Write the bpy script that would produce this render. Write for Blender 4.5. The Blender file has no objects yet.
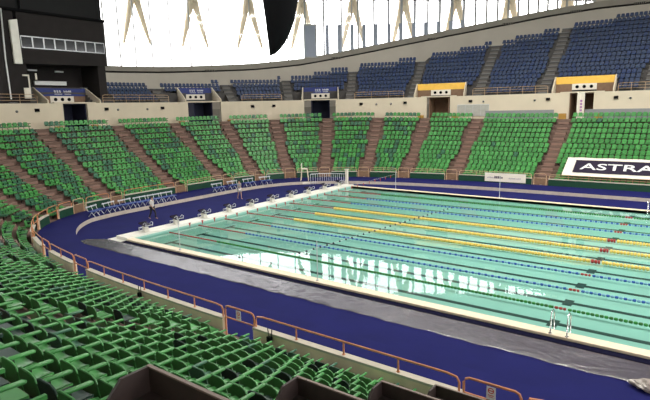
import bpy, math, random
from mathutils import Vector, Matrix
random.seed(7)
FILL_POWER = 880.  # power of each fill lamp added above the pool
PI = math.pi
sc = bpy.context.scene
col = sc.collection

# ------------------------------------------------------------------ materials
def mat(name, c, rough=.6, metal=0., var=.0, scale=3., spec=.4, bump=0., bscale=30., emit=None):
    m = bpy.data.materials.new(name); m.use_nodes = True
    nt = m.node_tree; b = nt.nodes['Principled BSDF']
    b.inputs['Roughness'].default_value = rough
    b.inputs['Metallic'].default_value = metal
    b.inputs['Specular IOR Level'].default_value = spec
    c4 = (c[0], c[1], c[2], 1)
    b.inputs['Base Color'].default_value = c4
    tc = nt.nodes.new('ShaderNodeTexCoord')
    if var > 0:
        n = nt.nodes.new('ShaderNodeTexNoise'); n.inputs['Scale'].default_value = scale; n.inputs['Detail'].default_value = 4
        r = nt.nodes.new('ShaderNodeValToRGB')
        r.color_ramp.elements[0].position = .3; r.color_ramp.elements[1].position = .7
        r.color_ramp.elements[0].color = (c[0]*(1-var), c[1]*(1-var), c[2]*(1-var), 1)
        r.color_ramp.elements[1].color = (min(1, c[0]*(1+var)), min(1, c[1]*(1+var)), min(1, c[2]*(1+var)), 1)
        nt.links.new(tc.outputs['Object'], n.inputs['Vector'])
        nt.links.new(n.outputs['Fac'], r.inputs['Fac']); nt.links.new(r.outputs['Color'], b.inputs['Base Color'])
    if bump > 0:
        n2 = nt.nodes.new('ShaderNodeTexNoise'); n2.inputs['Scale'].default_value = bscale
        bm = nt.nodes.new('ShaderNodeBump'); bm.inputs['Strength'].default_value = bump
        nt.links.new(tc.outputs['Object'], n2.inputs['Vector'])
        nt.links.new(n2.outputs['Fac'], bm.inputs['Height']); nt.links.new(bm.outputs['Normal'], b.inputs['Normal'])
    if emit:
        b.inputs['Emission Color'].default_value = (*emit[0], 1); b.inputs['Emission Strength'].default_value = emit[1]
    return m

M = dict(
    deck=mat('blue_deck_mat', (.0095, .0108, .094), .85, var=.10, scale=.6, spec=.12),
    concrete=mat('beige_concrete', (.76, .63, .46), .8, var=.12, scale=1.5),
    capstone=mat('pale_capstone', (.50, .45, .37), .7, var=.08, scale=2),
    greenwall=mat('green_painted_wall', (.007, .050, .026), .55, var=.1, scale=1),
    terrace=mat('brown_terrace', (.15, .095, .075), .8, var=.15, scale=1.2),
    aisle=mat('brown_stair', (.24, .145, .115), .75, var=.12, scale=2),
    nosing=mat('stair_nosing', (.26, .165, .135), .6),
    uterrace=mat('dark_terrace', (.075, .07, .068), .8, var=.15, scale=1.2),
    uaisle=mat('grey_stair', (.13, .12, .11), .75, var=.1, scale=2),
    beige=mat('beige_wall', (.66, .57, .44), .7, var=.05, scale=.5),
    upwall=mat('upper_wall', (.60, .55, .47), .8, var=.04, scale=.4),
    band=mat('ring_beam', (.36, .33, .28), .8, var=.08, scale=.7),
    dark=mat('dark_recess', (.03, .028, .026), .8),
    grey=mat('grey_panel', (.25, .26, .27), .6, var=.05),
    ceil=mat('ceiling_lining', (.38, .38, .37), .9, var=.04, scale=.3),
    white=mat('white_coping', (.80, .77, .70), .45, var=.05, scale=2),
    tile=mat('cream_coping', (.78, .66, .50), .5, var=.07, scale=4),
    gutter=mat('navy_gutter', (.006, .006, .022), .9, spec=.05),
    orange=mat('copper_orange_rail', (.56, .22, .10), .4, var=.15, scale=6),
    tan=mat('tan_rail', (.50, .33, .20), .5, var=.1, scale=5),
    chrome=mat('chrome', (.75, .75, .75), .15, metal=1.),
    steel=mat('pale_steel', (.62, .63, .66), .35, metal=.3),
    black=mat('black_matte', (.005, .005, .006), .9, spec=.1),
    booth=mat('charcoal_cladding', (.024, .020, .020), .8, var=.1, scale=1, spec=.2),
    boothdark=mat('charcoal_screen', (.008, .008, .009), .6, spec=.2),
    glassdark=mat('dark_glass', (.02, .022, .025), .1, spec=.6),
    desk=mat('dark_brown_laminate', (.050, .034, .032), .55, var=.15, scale=5),
    deskedge=mat('laminate_edge', (.22, .165, .14), .5),
    yellow=mat('yellow_board', (.85, .50, .08), .6, var=.05),
    bluebanner=mat('blue_banner', (.02, .035, .18), .6, var=.08),
    navy=mat('navy_print', (.016, .009, .028), .6),
    cloth=mat('cream_cloth', (.80, .74, .64), .7, var=.04, scale=2),
    wood=mat('brown_infill', (.22, .13, .08), .7, var=.15, scale=3),
    ochre=mat('ochre_box', (.48, .27, .06), .6, var=.1),
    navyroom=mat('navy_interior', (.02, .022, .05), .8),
    red=mat('red_plastic', (.36, .04, .035), .4),
    skin=mat('skin', (.45, .27, .19), .6), hair=mat('black_hair', (.015, .012, .01), .6),
    whiteshirt=mat('light_grey_shirt', (.62, .58, .56), .8), darkcloth=mat('dark_trousers', (.03, .028, .035), .8),
    tanpillar=mat('tan_concrete_pillar', (.90, .76, .55), .8, var=.03, scale=.5),
    fin=mat('blue_grey_fin', (.42, .46, .56), .6), mullion=mat('grey_mullion', (.5, .5, .48), .6),
    ground=mat('outside_ground', (.6, .6, .57), .9),
    red2=mat('sign_red', (.6, .03, .02), .5), paper=mat('sign_white', (.8, .8, .8), .6),
    bluechair=mat('blue_bench_seat', (.05, .09, .30), .5),
    lilac=mat('lilac_print', (.45, .22, .45), .6),
)
G = [mat('seat_green', (.062, .255, .068), .33, var=.12, scale=.9, spec=.5),
     mat('seat_light_green', (.08, .32, .085), .33, var=.10, scale=.9, spec=.5),
     mat('seat_faded_teal_green', (.05, .155, .09), .4, var=.15, scale=.9),
     mat('seat_dark_green', (.012, .040, .028), .45, var=.15, scale=.9)]
B = [mat('seat_blue', (.022, .042, .105), .5, var=.12, scale=.9), mat('seat_navy', (.014, .035, .115), .5, var=.12, scale=.9)]
SEATFRAME = mat('seat_bracket_black', (.02, .02, .02), .5)

# ------------------------------------------------------------------ mesh helpers
class MB:
    def __init__(s): s.v = []; s.f = []; s.m = []
    def add(s, vs, fs, mi=0, T=None):
        o = len(s.v)
        s.v += [tuple(T @ Vector(v)) if T is not None else tuple(v) for v in vs]
        s.f += [tuple(i+o for i in f) for f in fs]; s.m += [mi]*len(fs) if isinstance(mi, int) else list(mi)
    def box(s, x0, x1, y0, y1, z0, z1, mi=0, T=None):
        vs = [(x, y, z) for z in (z0, z1) for y in (y0, y1) for x in (x0, x1)]
        s.add(vs, [(0, 2, 3, 1), (4, 5, 7, 6), (0, 1, 5, 4), (2, 6, 7, 3), (0, 4, 6, 2), (1, 3, 7, 5)], mi, T)
    def cbox(s, c, d, mi=0, T=None):
        s.box(c[0]-d[0]/2, c[0]+d[0]/2, c[1]-d[1]/2, c[1]+d[1]/2, c[2]-d[2]/2, c[2]+d[2]/2, mi, T)
    def tube(s, pts, r, seg=6, mi=0, T=None, cap=True):
        pts = [Vector(p) for p in pts]; n = len(pts); rings = []
        rr = r if isinstance(r, (list, tuple)) else [r]*n
        for i, p in enumerate(pts):
            d = (pts[min(i+1, n-1)] - pts[max(i-1, 0)]).normalized()
            a = Vector((0, 0, 1)) if abs(d.z) < .9 else Vector((1, 0, 0))
            u = d.cross(a).normalized(); w = u.cross(d)
            rings.append([p + (u*math.cos(2*PI*k/seg) + w*math.sin(2*PI*k/seg))*rr[i] for k in range(seg)])
        vs = [v for rg in rings for v in rg]; fs = []
        for i in range(n-1):
            for k in range(seg):
                k2 = (k+1) % seg; fs.append((i*seg+k, i*seg+k2, (i+1)*seg+k2, (i+1)*seg+k))
        if cap: fs.append(tuple(range(seg))); fs.append(tuple((n-1)*seg+k for k in reversed(range(seg))))
        s.add(vs, fs, mi, T)
    def prism(s, out, d, mi=0, T=None):          # outline (x,z), thickness along y 0..d
        n = len(out)
        vs = [(x, 0, z) for x, z in out] + [(x, d, z) for x, z in out]
        fs = [tuple(range(n)), tuple(range(2*n-1, n-1, -1))] + [(i, n+i, n+(i+1) % n, (i+1) % n) for i in range(n)]
        s.add(vs, fs, mi, T)
    def mesh(s, name, mats, smooth=False):
        me = bpy.data.meshes.new(name); me.from_pydata(s.v, [], s.f)
        for m in mats: me.materials.append(m)
        if len(mats) > 1: me.polygons.foreach_set('material_index', s.m)
        if smooth: me.polygons.foreach_set('use_smooth', [True]*len(me.polygons))
        me.update(); return me
    def build(s, name, mats, parent=None, smooth=False, bevel=0):
        if not isinstance(mats, (list, tuple)): mats = [mats]
        o = bpy.data.objects.new(name, s.mesh(name, mats, smooth)); col.objects.link(o)
        if parent: o.parent = parent
        if bevel:
            b = o.modifiers.new('bevel', 'BEVEL'); b.width = bevel; b.segments = 2; b.limit_method = 'ANGLE'
        return o
def tag(o, label=None, cat=None, group=None, kind=None):
    if label: o['label'] = label
    if cat: o['category'] = cat
    if group: o['group'] = group
    if kind: o['kind'] = kind
    return o
def empty(name, loc, rz=0, label=None, cat=None, group=None):
    o = bpy.data.objects.new(name, None); col.objects.link(o); o.location = loc; o.rotation_euler = (0, 0, rz)
    o.empty_display_size = .2
    return tag(o, label, cat, group)
def struct(mb, name, mats, smooth=False): return tag(mb.build(name, mats, None, smooth), kind='structure')
def kids(o, tab={}):
    return list(o.children)
def copy_tree(o, ch, loc, rz, label=None, group=None):
    r = o.copy(); col.objects.link(r); r.location = loc; r.rotation_euler = (0, 0, rz)
    if label: r['label'] = label
    if group: r['group'] = group
    for c in ch:
        d = c.copy(); col.objects.link(d); d.parent = r
        for g in c.children:
            e = g.copy(); col.objects.link(e); e.parent = d
    return r
ORD = ['first', 'second', 'third', 'fourth', 'fifth', 'sixth', 'seventh', 'eighth', 'ninth', 'tenth', 'eleventh', 'twelfth', 'thirteenth', 'fourteenth', 'fifteenth', 'sixteenth', 'seventeenth', 'eighteenth', 'nineteenth', 'twentieth']
def ordn(i):
    if i < 20: return ORD[i]
    return {2: 'twenty', 3: 'thirty', 4: 'forty', 5: 'fifty'}[(i+1)//10] + ('-' + ORD[(i+1) % 10 - 1] if (i+1) % 10 else 'th')
def interp(x, xs, ys):
    if x <= xs[0]: return ys[0]
    for i in range(1, len(xs)):
        if x <= xs[i]: return ys[i-1] + (ys[i]-ys[i-1])*(x-xs[i-1])/(xs[i]-xs[i-1])
    return ys[-1]
def text_mesh(txt, size, sx=1., bold=0.):
    cu = bpy.data.curves.new('t', 'FONT'); cu.body = txt; cu.size = size; cu.offset = bold; cu.resolution_u = 3
    o = bpy.data.objects.new('t', cu); col.objects.link(o); bpy.context.view_layer.update()
    me = bpy.data.meshes.new_from_object(o.evaluated_get(bpy.context.evaluated_depsgraph_get()))
    bpy.data.objects.remove(o)
    vs = [(v.co.x*sx, v.co.y) for v in me.vertices]; fs = [tuple(p.vertices) for p in me.polygons]
    return vs, fs

# ------------------------------------------------------------------ bowl curve (rounded oval round the pool)
CX, CY, A_, B_, N_ = 25., 13.0, 36.6, 20.0, 3.2
def Wraw(th):
    c, s = math.cos(th), math.sin(th); N_ = 3.2 if s > 0 else 3.7
    x = A_*math.copysign(abs(c)**(2/N_), c); y = B_*math.copysign(abs(s)**(2/N_), s)
    nx = math.copysign(abs(x/A_)**(N_-1)/A_, x); ny = math.copysign(abs(y/B_)**(N_-1)/B_, y)
    l = math.hypot(nx, ny); return (CX+x, CY+y, nx/l, ny/l)
_ths = sorted([i*2*PI/2400 for i in range(2401)] + [q*PI/2 + sg*10**(-e/6) for q in range(5) for sg in (-1, 1) for e in range(14, 60) if 0 <= q*PI/2 + sg*10**(-e/6) <= 2*PI])
_pts = [Wraw(t) for t in _ths]; _S = [0.]
for i in range(1, len(_pts)): _S.append(_S[-1] + math.hypot(_pts[i][0]-_pts[i-1][0], _pts[i][1]-_pts[i-1][1]))
PER = _S[-1]
import bisect
def s_of(th):
    i = bisect.bisect_left(_ths, th); i = max(1, min(i, len(_ths)-1))
    return _S[i-1] + (_S[i]-_S[i-1])*(th-_ths[i-1])/(_ths[i]-_ths[i-1])
def cur(s):
    s = s % PER; i = max(1, min(bisect.bisect_left(_S, s), len(_S)-1)); d = _S[i]-_S[i-1]
    t = (s-_S[i-1])/d if d > 0 else 0; a, b = _pts[i-1], _pts[i]
    nx, ny = a[2]+(b[2]-a[2])*t, a[3]+(b[3]-a[3])*t; l = math.hypot(nx, ny)
    th = _ths[i-1] + (_ths[i]-_ths[i-1])*t
    return a[0]+(b[0]-a[0])*t, a[1]+(b[1]-a[1])*t, nx/l, ny/l, th
def at(s, off): x, y, nx, ny, th = cur(s); return x+nx*off, y+ny*off
def phi(th): return math.atan2(abs(math.cos(th)), abs(math.sin(th)))
def srange(a, b, st=.5):
    n = max(1, int(math.ceil((b-a)/st))); return [a+(b-a)*i/n for i in range(n+1)]
def strip(mb, ss, prof, mi=0):
    """prof(s) -> list of (off,z); sweeps a profile along the curve. mi: int or list per profile edge"""
    rows = []
    for s in ss:
        x, y, nx, ny, th = cur(s); rows.append([(x+nx*o, y+ny*o, z) for o, z in prof(th)])
    n = len(rows[0]); vs = [v for r in rows for v in r]; fs = []; ms = []
    for i in range(len(rows)-1):
        for k in range(n-1):
            fs.append((i*n+k, (i+1)*n+k, (i+1)*n+k+1, i*n+k+1)); ms.append(mi if isinstance(mi, int) else mi[k])
    mb.add(vs, fs, ms)
def inward(th, nx, ny): return math.atan2(-ny, -nx) - PI/2     # rotation so local +y looks at the pool

# aisles
TH = dict(M=1.5775, A=1.672, B=1.88, C=2.05, D=2.227, E=2.43, F=2.635, G=2.82, H=3.0, I=3.1416)
LOW = [1.30, 1.470] + [TH[k] for k in 'MABCDEFGHI'] + [2*PI-TH[k] for k in 'HGFEDCBA'] + [4.708]
LS = [s_of(t) for t in LOW]
LS[-2] = s_of(1.5*PI)-8.15; LS[-1] = s_of(1.5*PI)+.50; LS[2] = s_of(.5*PI)-1.35; LS[1] = LS[2]-8.9; LS[0] = LS[1]-9.   # the two gates of the straight near wall
TREAD, NROW = .75, 14
ZL = [.25]
NNEAR = 20
for k in range(NNEAR+1): ZL.append(ZL[-1] + .37 + .014*min(k, 13))
ZTOP = ZL[NROW-1]
def ZR(k, th):            # tread height of row k; the near straight stand is laid out a little flatter
    w = max(0., min(1., (th-3.75)/.45)); w = w*w*(3-2*w)
    v = max(0., min(1., (th-1.75)/.55)); return (.25+(ZL[k]-.25)*(1+.075*v))*(1-w) + (.25+.357*k)*w
ZU0, UD = 9.05, .85
ZU = [ZU0+.1]
for k in range(19): ZU.append(ZU[-1] + .53 + .005*k)
def ledge(th): return -interp(th, [0, 3.25, 3.6, 5.7, 6.1], [3.3, 3.3, 2.35, 2.35, 3.3])
def offw(th): return interp(phi(th), [0, .2, .48, .8, 1.1, 1.6], [32, 31.5, 30, 27, 25, 24])
def nrows(th): return interp(phi(th), [0, .02, .15, .24, .34, .43, .55, .68, .83, .93, 1.03, 1.13, 1.38, 1.6], [17.3, 17, 15.7, 14, 12.8, 11.6, 10.4, 9, 8, 6.2, 5.5, 4.8, 4, 4])
def zbase(th): return interp(phi(th), [.11, .22, .35, .5, .65, .8, .945, 1.08, 1.21, 1.31, 1.43, 1.6], [21.46, 21.07, 20.29, 19.34, 18.17, 16.85, 15.58, 14.82, 14.44, 14.16, 14.04, 14.0])
def zgroove(th): return zbase(th) - interp(phi(th), [.11, 1., 1.3], [1.0, 1.03, .88])
def ztopw(th): return max(zbase(th)+.02, interp(phi(th), [.10, .22, .35, .5, .65, .8, 1.6], [21.5, 22.6, 23.3, 23.9, 24.3, 24.6, 24.8]))

# ------------------------------------------------------------------ floor, track, walls, terraces
allS = srange(0, PER, .6)
mb = MB()
R0 = (-1.6, 51.2, -.85, 25.85); pc = (24.8, 12.5)
def rectpt(x, y):
    dx, dy = x-pc[0], y-pc[1]; t = min((R0[1]-pc[0])/dx if dx > 0 else (R0[0]-pc[0])/dx if dx < 0 else 9e9, (R0[3]-pc[1])/dy if dy > 0 else (R0[2]-pc[1])/dy if dy < 0 else 9e9)
    return pc[0]+dx*t, pc[1]+dy*t
inner = [at(s, ledge(cur(s)[4])) for s in allS[:-1]]
rp = [rectpt(*p) for p in inner]
for cx_, cy_ in ((R0[0], R0[2]), (R0[0], R0[3]), (R0[1], R0[2]), (R0[1], R0[3])):
    i = min(range(len(rp)), key=lambda j: math.hypot(rp[j][0]-cx_, rp[j][1]-cy_)); rp[i] = (cx_, cy_)
n = len(inner)
mb.add([(x, y, 0) for x, y in inner] + [(x, y, 0) for x, y in rp], [(i, (i+1) % n, n+(i+1) % n, n+i) for i in range(n)])
struct(mb, 'floor', M['deck'])
mb = MB(); strip(mb, allS, lambda th: [(ledge(th), 0), (ledge(th), .3), (.02, .3)], [1, 0])
struct(mb, 'raised_track', [M['deck'], mat('ledge_face', (.50, .43, .37), .8, var=.1)])

def wall_segments():
    out = []
    for i in range(len(LS)-1): out.append((LS[i]+.72, LS[i+1]-.76))
    return out
WALLT = .20
for a, b in wall_segments():
    mb = MB(); ss = srange(a, b, .5)
    strip(mb, ss, lambda th: [(0, .3), (0, .88), (-.02, .88), (-.02, .95), (WALLT+.02, .95), (WALLT+.02, .88), (WALLT, .88), (WALLT, -.1)], [0, 1, 1, 1, 1, 1, 2])
    for s in (ss[0], ss[-1]):
        x, y, nx, ny, th = cur(s)
        vs = [(x+nx*o, y+ny*o, z) for o, z in [(0, 0), (0, .95), (WALLT, .95), (WALLT, 0)]]
        mb.add(vs, [(0, 1, 2, 3)], 2)
    struct(mb, 'trim_pool_wall', [M['greenwall'], M['capstone'], M['concrete']])
# lower terrace
mb = MB()
prof = [(-.02, .3), (WALLT-.02, .3), (WALLT-.02, ZL[0])]
for k in range(NROW):
    if k: prof.append((.2+TREAD*k, ZL[k]))
    prof.append((.2+TREAD*(k+1) if k < NROW-1 else 12.2, ZL[k]))
def prof2(th):
    pr = [(-.02, .3), (WALLT-.02, .3), (WALLT-.02, ZL[0])]
    for k in range(NNEAR):
        if k: pr.append((.2+TREAD*k, ZR(k, th)))
        pr.append((.2+TREAD*(k+1), ZR(k, th)))
    return pr
SN = s_of(3.60)
def prof1(th):
    pr = [(-.02, .3), (WALLT-.02, .3), (WALLT-.02, ZL[0])]
    for k in range(NROW):
        if k: pr.append((.2+TREAD*k, ZR(k, th)))
        pr.append((.2+TREAD*(k+1) if k < NROW-1 else 12.2, ZR(k, th)))
    return pr
strip(mb, srange(LS[0]-12, SN, .7), prof1)
strip(mb, srange(SN, LS[-1]+14, .7), prof2)
struct(mb, 'lower_terrace', M['terrace'])
# aisle stairs
for s0 in LS[:-1]:
    x, y, nx, ny, th = cur(s0)
    T = Matrix.Translation((x, y, 0)) @ Matrix.Rotation(inward(th, nx, ny), 4, 'Z')
    mb = MB(); w = .54; NK = NROW if th < 3.6 else NNEAR
    for k in range(NK):
        y0 = -(.2+TREAD*k); zt = ZR(k, th)
        mb.box(-w, w, y0-TREAD if k < NK-1 else y0-1, y0, zt-.4, zt+.012, 0, T)
        mb.box(-w, w, y0-.03, y0+.002, zt-.02, zt+.016, 1, T)
        if k:
            zm = (ZR(k-1, th)+zt)/2
            mb.box(-w, w, y0, y0+.36, zm-.2, zm+.01, 0, T); mb.box(-w, w, y0+.33, y0+.362, zm-.02, zm+.014, 1, T)
    struct(mb, 'aisle_stairs', [M['aisle'], M['nosing']])
    # white paint mark on some steps
# upper storey wall (beige) with portals
PORT = dict(A=1.652, C=2.018, E=2.4575, G=2.867, I=3.172)
HWD = dict(A=3.05, C=3.1, E=2.4, G=2.3, I=2.75)
PW = {'A': 1.15, 'C': 1.15, 'E': 1.15, 'G': 1.15, 'I': 1.15}
cuts = sorted((s_of(t)-PW[k], s_of(t)+PW[k]) for k, t in PORT.items())
segs = []; a = s_of(1.25)
for c0, c1 in cuts: segs.append((a, c0)); a = c1
segs.append((a, s_of(3.46)))
for a, b in segs:
    mb = MB(); ss = srange(a, b, .6)
    strip(mb, ss, lambda th: [(12, ZTOP-.1), (12, 9.05), (12.3, 9.05), (12.3, ZTOP-.1)])
    for s in (a, b):
        x, y, nx, ny, th = cur(s); mb.add([(x+nx*o, y+ny*o, z) for o, z in [(12, ZTOP), (12, 9.05), (12.3, 9.05), (12.3, ZTOP)]], [(0, 1, 2, 3)])
    struct(mb, 'wall_back', M['beige'])
# upper walkway + upper terrace
def uprof(th):
    near_p = any(abs(s_of(t)-s_of(th)) < HWD[k_]-.3 for k_, t in PORT.items())
    n = nrows(th); pr = [(12.3, 9.05), (12.9, 9.05)]
    nn = int(round(n))
    for k in range(18):
        kk = min(k, nn-1) if k < nn else nn-1
        o0 = 12.9+UD*min(k, nn); o1 = 12.9+UD*min(k+1, nn)
        zk = 9.05 if near_p and k < 2 else ZU[kk]
        pr += [(o0, zk), (o1, zk)]
    pr += [(offw(th)-.4, ZU[nn-1])]
    return pr
mb = MB(); strip(mb, srange(s_of(1.25), s_of(3.46), .4), uprof)
struct(mb, 'upper_terrace', M['uterrace'])
mb = MB(); strip(mb, srange(s_of(3.46), s_of(1.25)+PER, 1.), lambda th: [(12.2, ZTOP), (15.1, ZTOP), (15.3, 9.3), (15.35, 9.4), (offw(th)-.4, zbase(th)-1.6)])
struct(mb, 'wall_near', M['beige'])
# upper wall, groove, ring beam
mb = MB()
strip(mb, allS, lambda th: [(offw(th)-.4, ZU[0]-1), (offw(th)-.4, zgroove(th)), (offw(th)-.0, zgroove(th)), (offw(th)-.0, zgroove(th)+.22), (offw(th)-.55, zgroove(th)+.22), (offw(th)-.62, zbase(th)), (offw(th)+.3, zbase(th)+.02), (offw(th)+.3, ZU[0]-4)], [0, 1, 1, 1, 2, 2, 2])
struct(mb, 'wall_upper', [M['upwall'], M['dark'], M['band']])
# vents: dark slots in the band
for i in range(0, 60):
    s = i*PER/60+1.2; th = cur(s)[4]
    if 1.3 < th < 3.5 and i % 2 == 0:
        x, y, nx, ny, th = cur(s); o = offw(th)
        T = Matrix.Translation((x+nx*(o-.6), y+ny*(o-.6), zgroove(th)+.05)) @ Matrix.Rotation(inward(th, nx, ny), 4, 'Z')
        mb = MB(); mb.box(-.7, .7, -.3, .09, 0, .26, 0, T)
        for q in range(6): mb.box(-.66+q*.24, -.60+q*.24, .09, .12, .02, .24, 1, T)
        tag(mb.build('ceiling_vent', [M['dark'], M['band']]), 'narrow dark vent slot in the ring beam under the tall windows', 'vent', 'vent slots in the ring beam')
# roof shell
mb = MB()
def roofprof(th):
    o = offw(th)+.3; z = ztopw(th); pr = [(o+2.5, z+.2), (o, z)]
    for q in range(1, 9):
        t = q/8; pr.append((o-(o+17)*t, z+.2+11*math.sin(t*PI/2)))
    return pr
strip(mb, srange(0, PER, 1.5), roofprof)
inr = [v for v in range(len(mb.v)) if v % 10 == 9]; mb.f.append(tuple(inr[:-1])); mb.m.append(0)
struct(mb, 'ceiling', M['ceil'])

# ------------------------------------------------------------------ glazing
pane = bpy.data.materials.new('clear_pane'); pane.use_nodes = True; nt = pane.node_tree; nt.nodes.clear()
o_ = nt.nodes.new('ShaderNodeOutputMaterial'); mx = nt.nodes.new('ShaderNodeMixShader'); tr = nt.nodes.new('ShaderNodeBsdfTransparent'); gl = nt.nodes.new('ShaderNodeBsdfGlossy')
tr.inputs['Color'].default_value = (.97, .98, 1, 1); gl.inputs['Roughness'].default_value = .05; mx.inputs['Fac'].default_value = .05
nt.links.new(tr.outputs[0], mx.inputs[1]); nt.links.new(gl.outputs[0], mx.inputs[2]); nt.links.new(mx.outputs[0], o_.inputs['Surface'])
glS = [s_of(t) for t in (1.69, 3.0, 4.59, 5.2)]
winsegs = []
thq = [1.69, 1.9, 2.1, 2.3, 2.5, 2.7, 2.9, 3.1416]
for i in range(len(thq)-1): winsegs.append((s_of(thq[i]), s_of(thq[i+1])))
more = []
for t0, t1 in ((PI, 3.9), (3.9, 4.59), (4.84, 5.6), (5.6, 2*PI), (0., .7), (.7, 1.45)): winsegs.append((s_of(t0), s_of(t1)))
for wi, (a, b) in enumerate(winsegs):
    mb = MB(); strip(mb, srange(a, b, 1.), lambda th: [(offw(th), zbase(th)), (offw(th), ztopw(th))])
    struct(mb, 'window_%d' % (wi+1), pane)
    if wi < 8:
        mb = MB()
        nb = max(1, int(round((b-a)/.92)))
        for j in range(nb):
            s = a+(b-a)*j/nb; x, y, nx, ny, th = cur(s)
            T = Matrix.Translation((x+nx*offw(th), y+ny*offw(th), 0)) @ Matrix.Rotation(inward(th, nx, ny), 4, 'Z')
            w = .14 if phi(th) < .95 else .08
            mb.box(-w, w, .08, .2, zbase(th)-.1, ztopw(th)+.1, 0, T)
        for zz in (21.2,):
            pass
        struct(mb, 'window_%d_mullions' % (wi+1), M['mullion'])
# solid wall where the glazing tapers out
for t0, t1 in ((1.45, 1.69), (4.59, 4.84)):
    mb = MB(); strip(mb, srange(s_of(t0), s_of(t1), 1.), lambda th: [(offw(th)-.2, zbase(th)-.1), (offw(th)-.1, ztopw(th)+.4)])
    struct(mb, 'trim_eave', M['upwall'])

def frame_at(s, off, z=0):
    x, y, nx, ny, th = cur(s); return (x+nx*off, y+ny*off, z), inward(th, nx, ny)
# blue-grey window fins
for i, th in enumerate((2.438, 2.403, 2.365, 2.329, 2.293, 2.254, 2.218, 2.178, 2.142, 2.103, 2.066, 2.03)):
    p, rz = frame_at(s_of(th), offw(th)-.5); e = 20.65-zbase(th)
    mb = MB(); mb.box(-.27, .27, -.12, .12, zbase(th)-.1, 20.6, 0); mb.box(-.29, .29, -.14, .14, 20.5, 20.62, 0); mb.box(-.05, .05, -.04, .04, 20.6, ztopw(th), 0)
    o = mb.build('window_fin', M['fin']); o.location = p; o.rotation_euler = (0, 0, rz)
    tag(o, 'blue-grey upright fin standing before the tall bright windows', 'fin', 'upright fins before the windows')
th = 2.487; p, rz = frame_at(s_of(th), offw(th)-1.0)
t = empty('louvre_panel', (p[0], p[1], zbase(th)-.15), rz, 'tall grey louvred panel before the bright windows right of the black drape', 'panel')
mb = MB(); mb.box(-1.0, -.85, -.1, .1, 0, 5); mb.box(.85, 1.0, -.1, .1, 0, 5); mb.box(-1, 1, -.1, .1, 4.75, 5.0); mb.box(-1, 1, -.1, .1, 0, .15); mb.build('frame', M['mullion'], t)
mb = MB()
mb.box(-.86, .86, -.05, .0, .1, 4.8, 0)
for q in range(6): mb.box(-.82+q*.28, -.60+q*.28, 0, .06, .15, 4.75, 0)
mb.build('louvre', M['fin'], t)
# forked pillars outside
for i, th in enumerate((3.045, 2.923, 2.783, 2.647, 2.506, 2.364, 2.215, 2.059, 1.902, 1.755, 3.17, 3.29)):
    p, rz = frame_at(s_of(th), offw(th)+1.6); za = {1.902: 22.6, 1.755: 22.0}.get(th, 23.5)
    T = Matrix.Rotation(0, 4, 'Z')
    mb = MB(); mb.tube([(0, 0, 34), (0, 0, za)], [.75, .55], 8)
    for sg in (-1, 1): mb.tube([(sg*.15, 0, za+.8), (sg*.6, 0, za-1.2), (sg*1.35, 0, za-4.2), (sg*1.9, 0, za-6.2)], [.6, .46, .34, .16], 8)
    o = mb.build('forked_pillar', M['tanpillar'], smooth=True); o.location = p; o.rotation_euler = (0, 0, rz)
    tag(o, 'tan pillar forking into two legs outside the tall bright windows', 'pillar', 'forked pillars outside the windows')
mb = MB(); mb.add([(-180, -180, -2), (240, -180, -2), (240, 220, -2), (-180, 220, -2)], [(0, 1, 2, 3)]); struct(mb, 'ground', M['ground'])

# ------------------------------------------------------------------ pool
mb = MB()
mb.add([(0, 0, -.17), (50, 0, -.17), (50, 25, -.17), (0, 25, -.17)], [(0, 1, 2, 3)], 0)
for (x0, y0, x1, y1) in ((0, 0, 50, 0), (50, 0, 50, 25), (50, 25, 0, 25), (0, 25, 0, 0)):
    mb.add([(x0, y0, -.17), (x1, y1, -.17), (x1, y1, .1), (x0, y0, .1)], [(0, 1, 2, 3)], 0)
pool = mat('teal_pool_tile', (.32, .55, .495), .7, var=.04, scale=.5)
struct(mb, 'floor_pool', pool)
lane = mat('lane_marking_dark_green', (.004, .035, .03), .6)
for i in range(10):
    y = 1.25+2.5*i; mb = MB()
    mb.box(2, 48, y-.13, y+.13, -.169, -.160); mb.box(2, 2.25, y-.5, y+.5, -.169, -.159); mb.box(47.75, 48, y-.5, y+.5, -.169, -.159)
    mb.box(24.82, 25.18, y-.36, y+.36, -.169, -.158)
    struct(mb, 'trim_lane_marking', lane)
wat = bpy.data.materials.new('pool_water'); wat.use_nodes = True; nt = wat.node_tree; nt.nodes.clear()
o_ = nt.nodes.new('ShaderNodeOutputMaterial'); mx = nt.nodes.new('ShaderNodeMixShader'); tr = nt.nodes.new('ShaderNodeBsdfTransparent'); gl = nt.nodes.new('ShaderNodeBsdfGlossy')
fr = nt.nodes.new('ShaderNodeFresnel'); fr.inputs['IOR'].default_value = 1.33; bp = nt.nodes.new('ShaderNodeBump'); nz = nt.nodes.new('ShaderNodeTexNoise'); tc = nt.nodes.new('ShaderNodeTexCoord')
nz.inputs['Scale'].default_value = 1.6; bp.inputs['Strength'].default_value = .02; bp.inputs['Distance'].default_value = .1
tr.inputs['Color'].default_value = (.86, .97, .94, 1); gl.inputs['Roughness'].default_value = .015
for a, b in ((tc.outputs['Object'], nz.inputs['Vector']), (nz.outputs['Fac'], bp.inputs['Height']), (bp.outputs['Normal'], gl.inputs['Normal']), (fr.outputs[0], mx.inputs[0]), (tr.outputs[0], mx.inputs[1]), (gl.outputs[0], mx.inputs[2]), (mx.outputs[0], o_.inputs['Surface'])): nt.links.new(a, b)
mb = MB(); mb.add([(0, 0, -.02), (50, 0, -.02), (50, 25, -.02), (0, 25, -.02)], [(0, 1, 2, 3)])
tag(mb.build('pool_water', wat), 'still teal water filling the swimming pool', 'water', kind='stuff')
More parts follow.
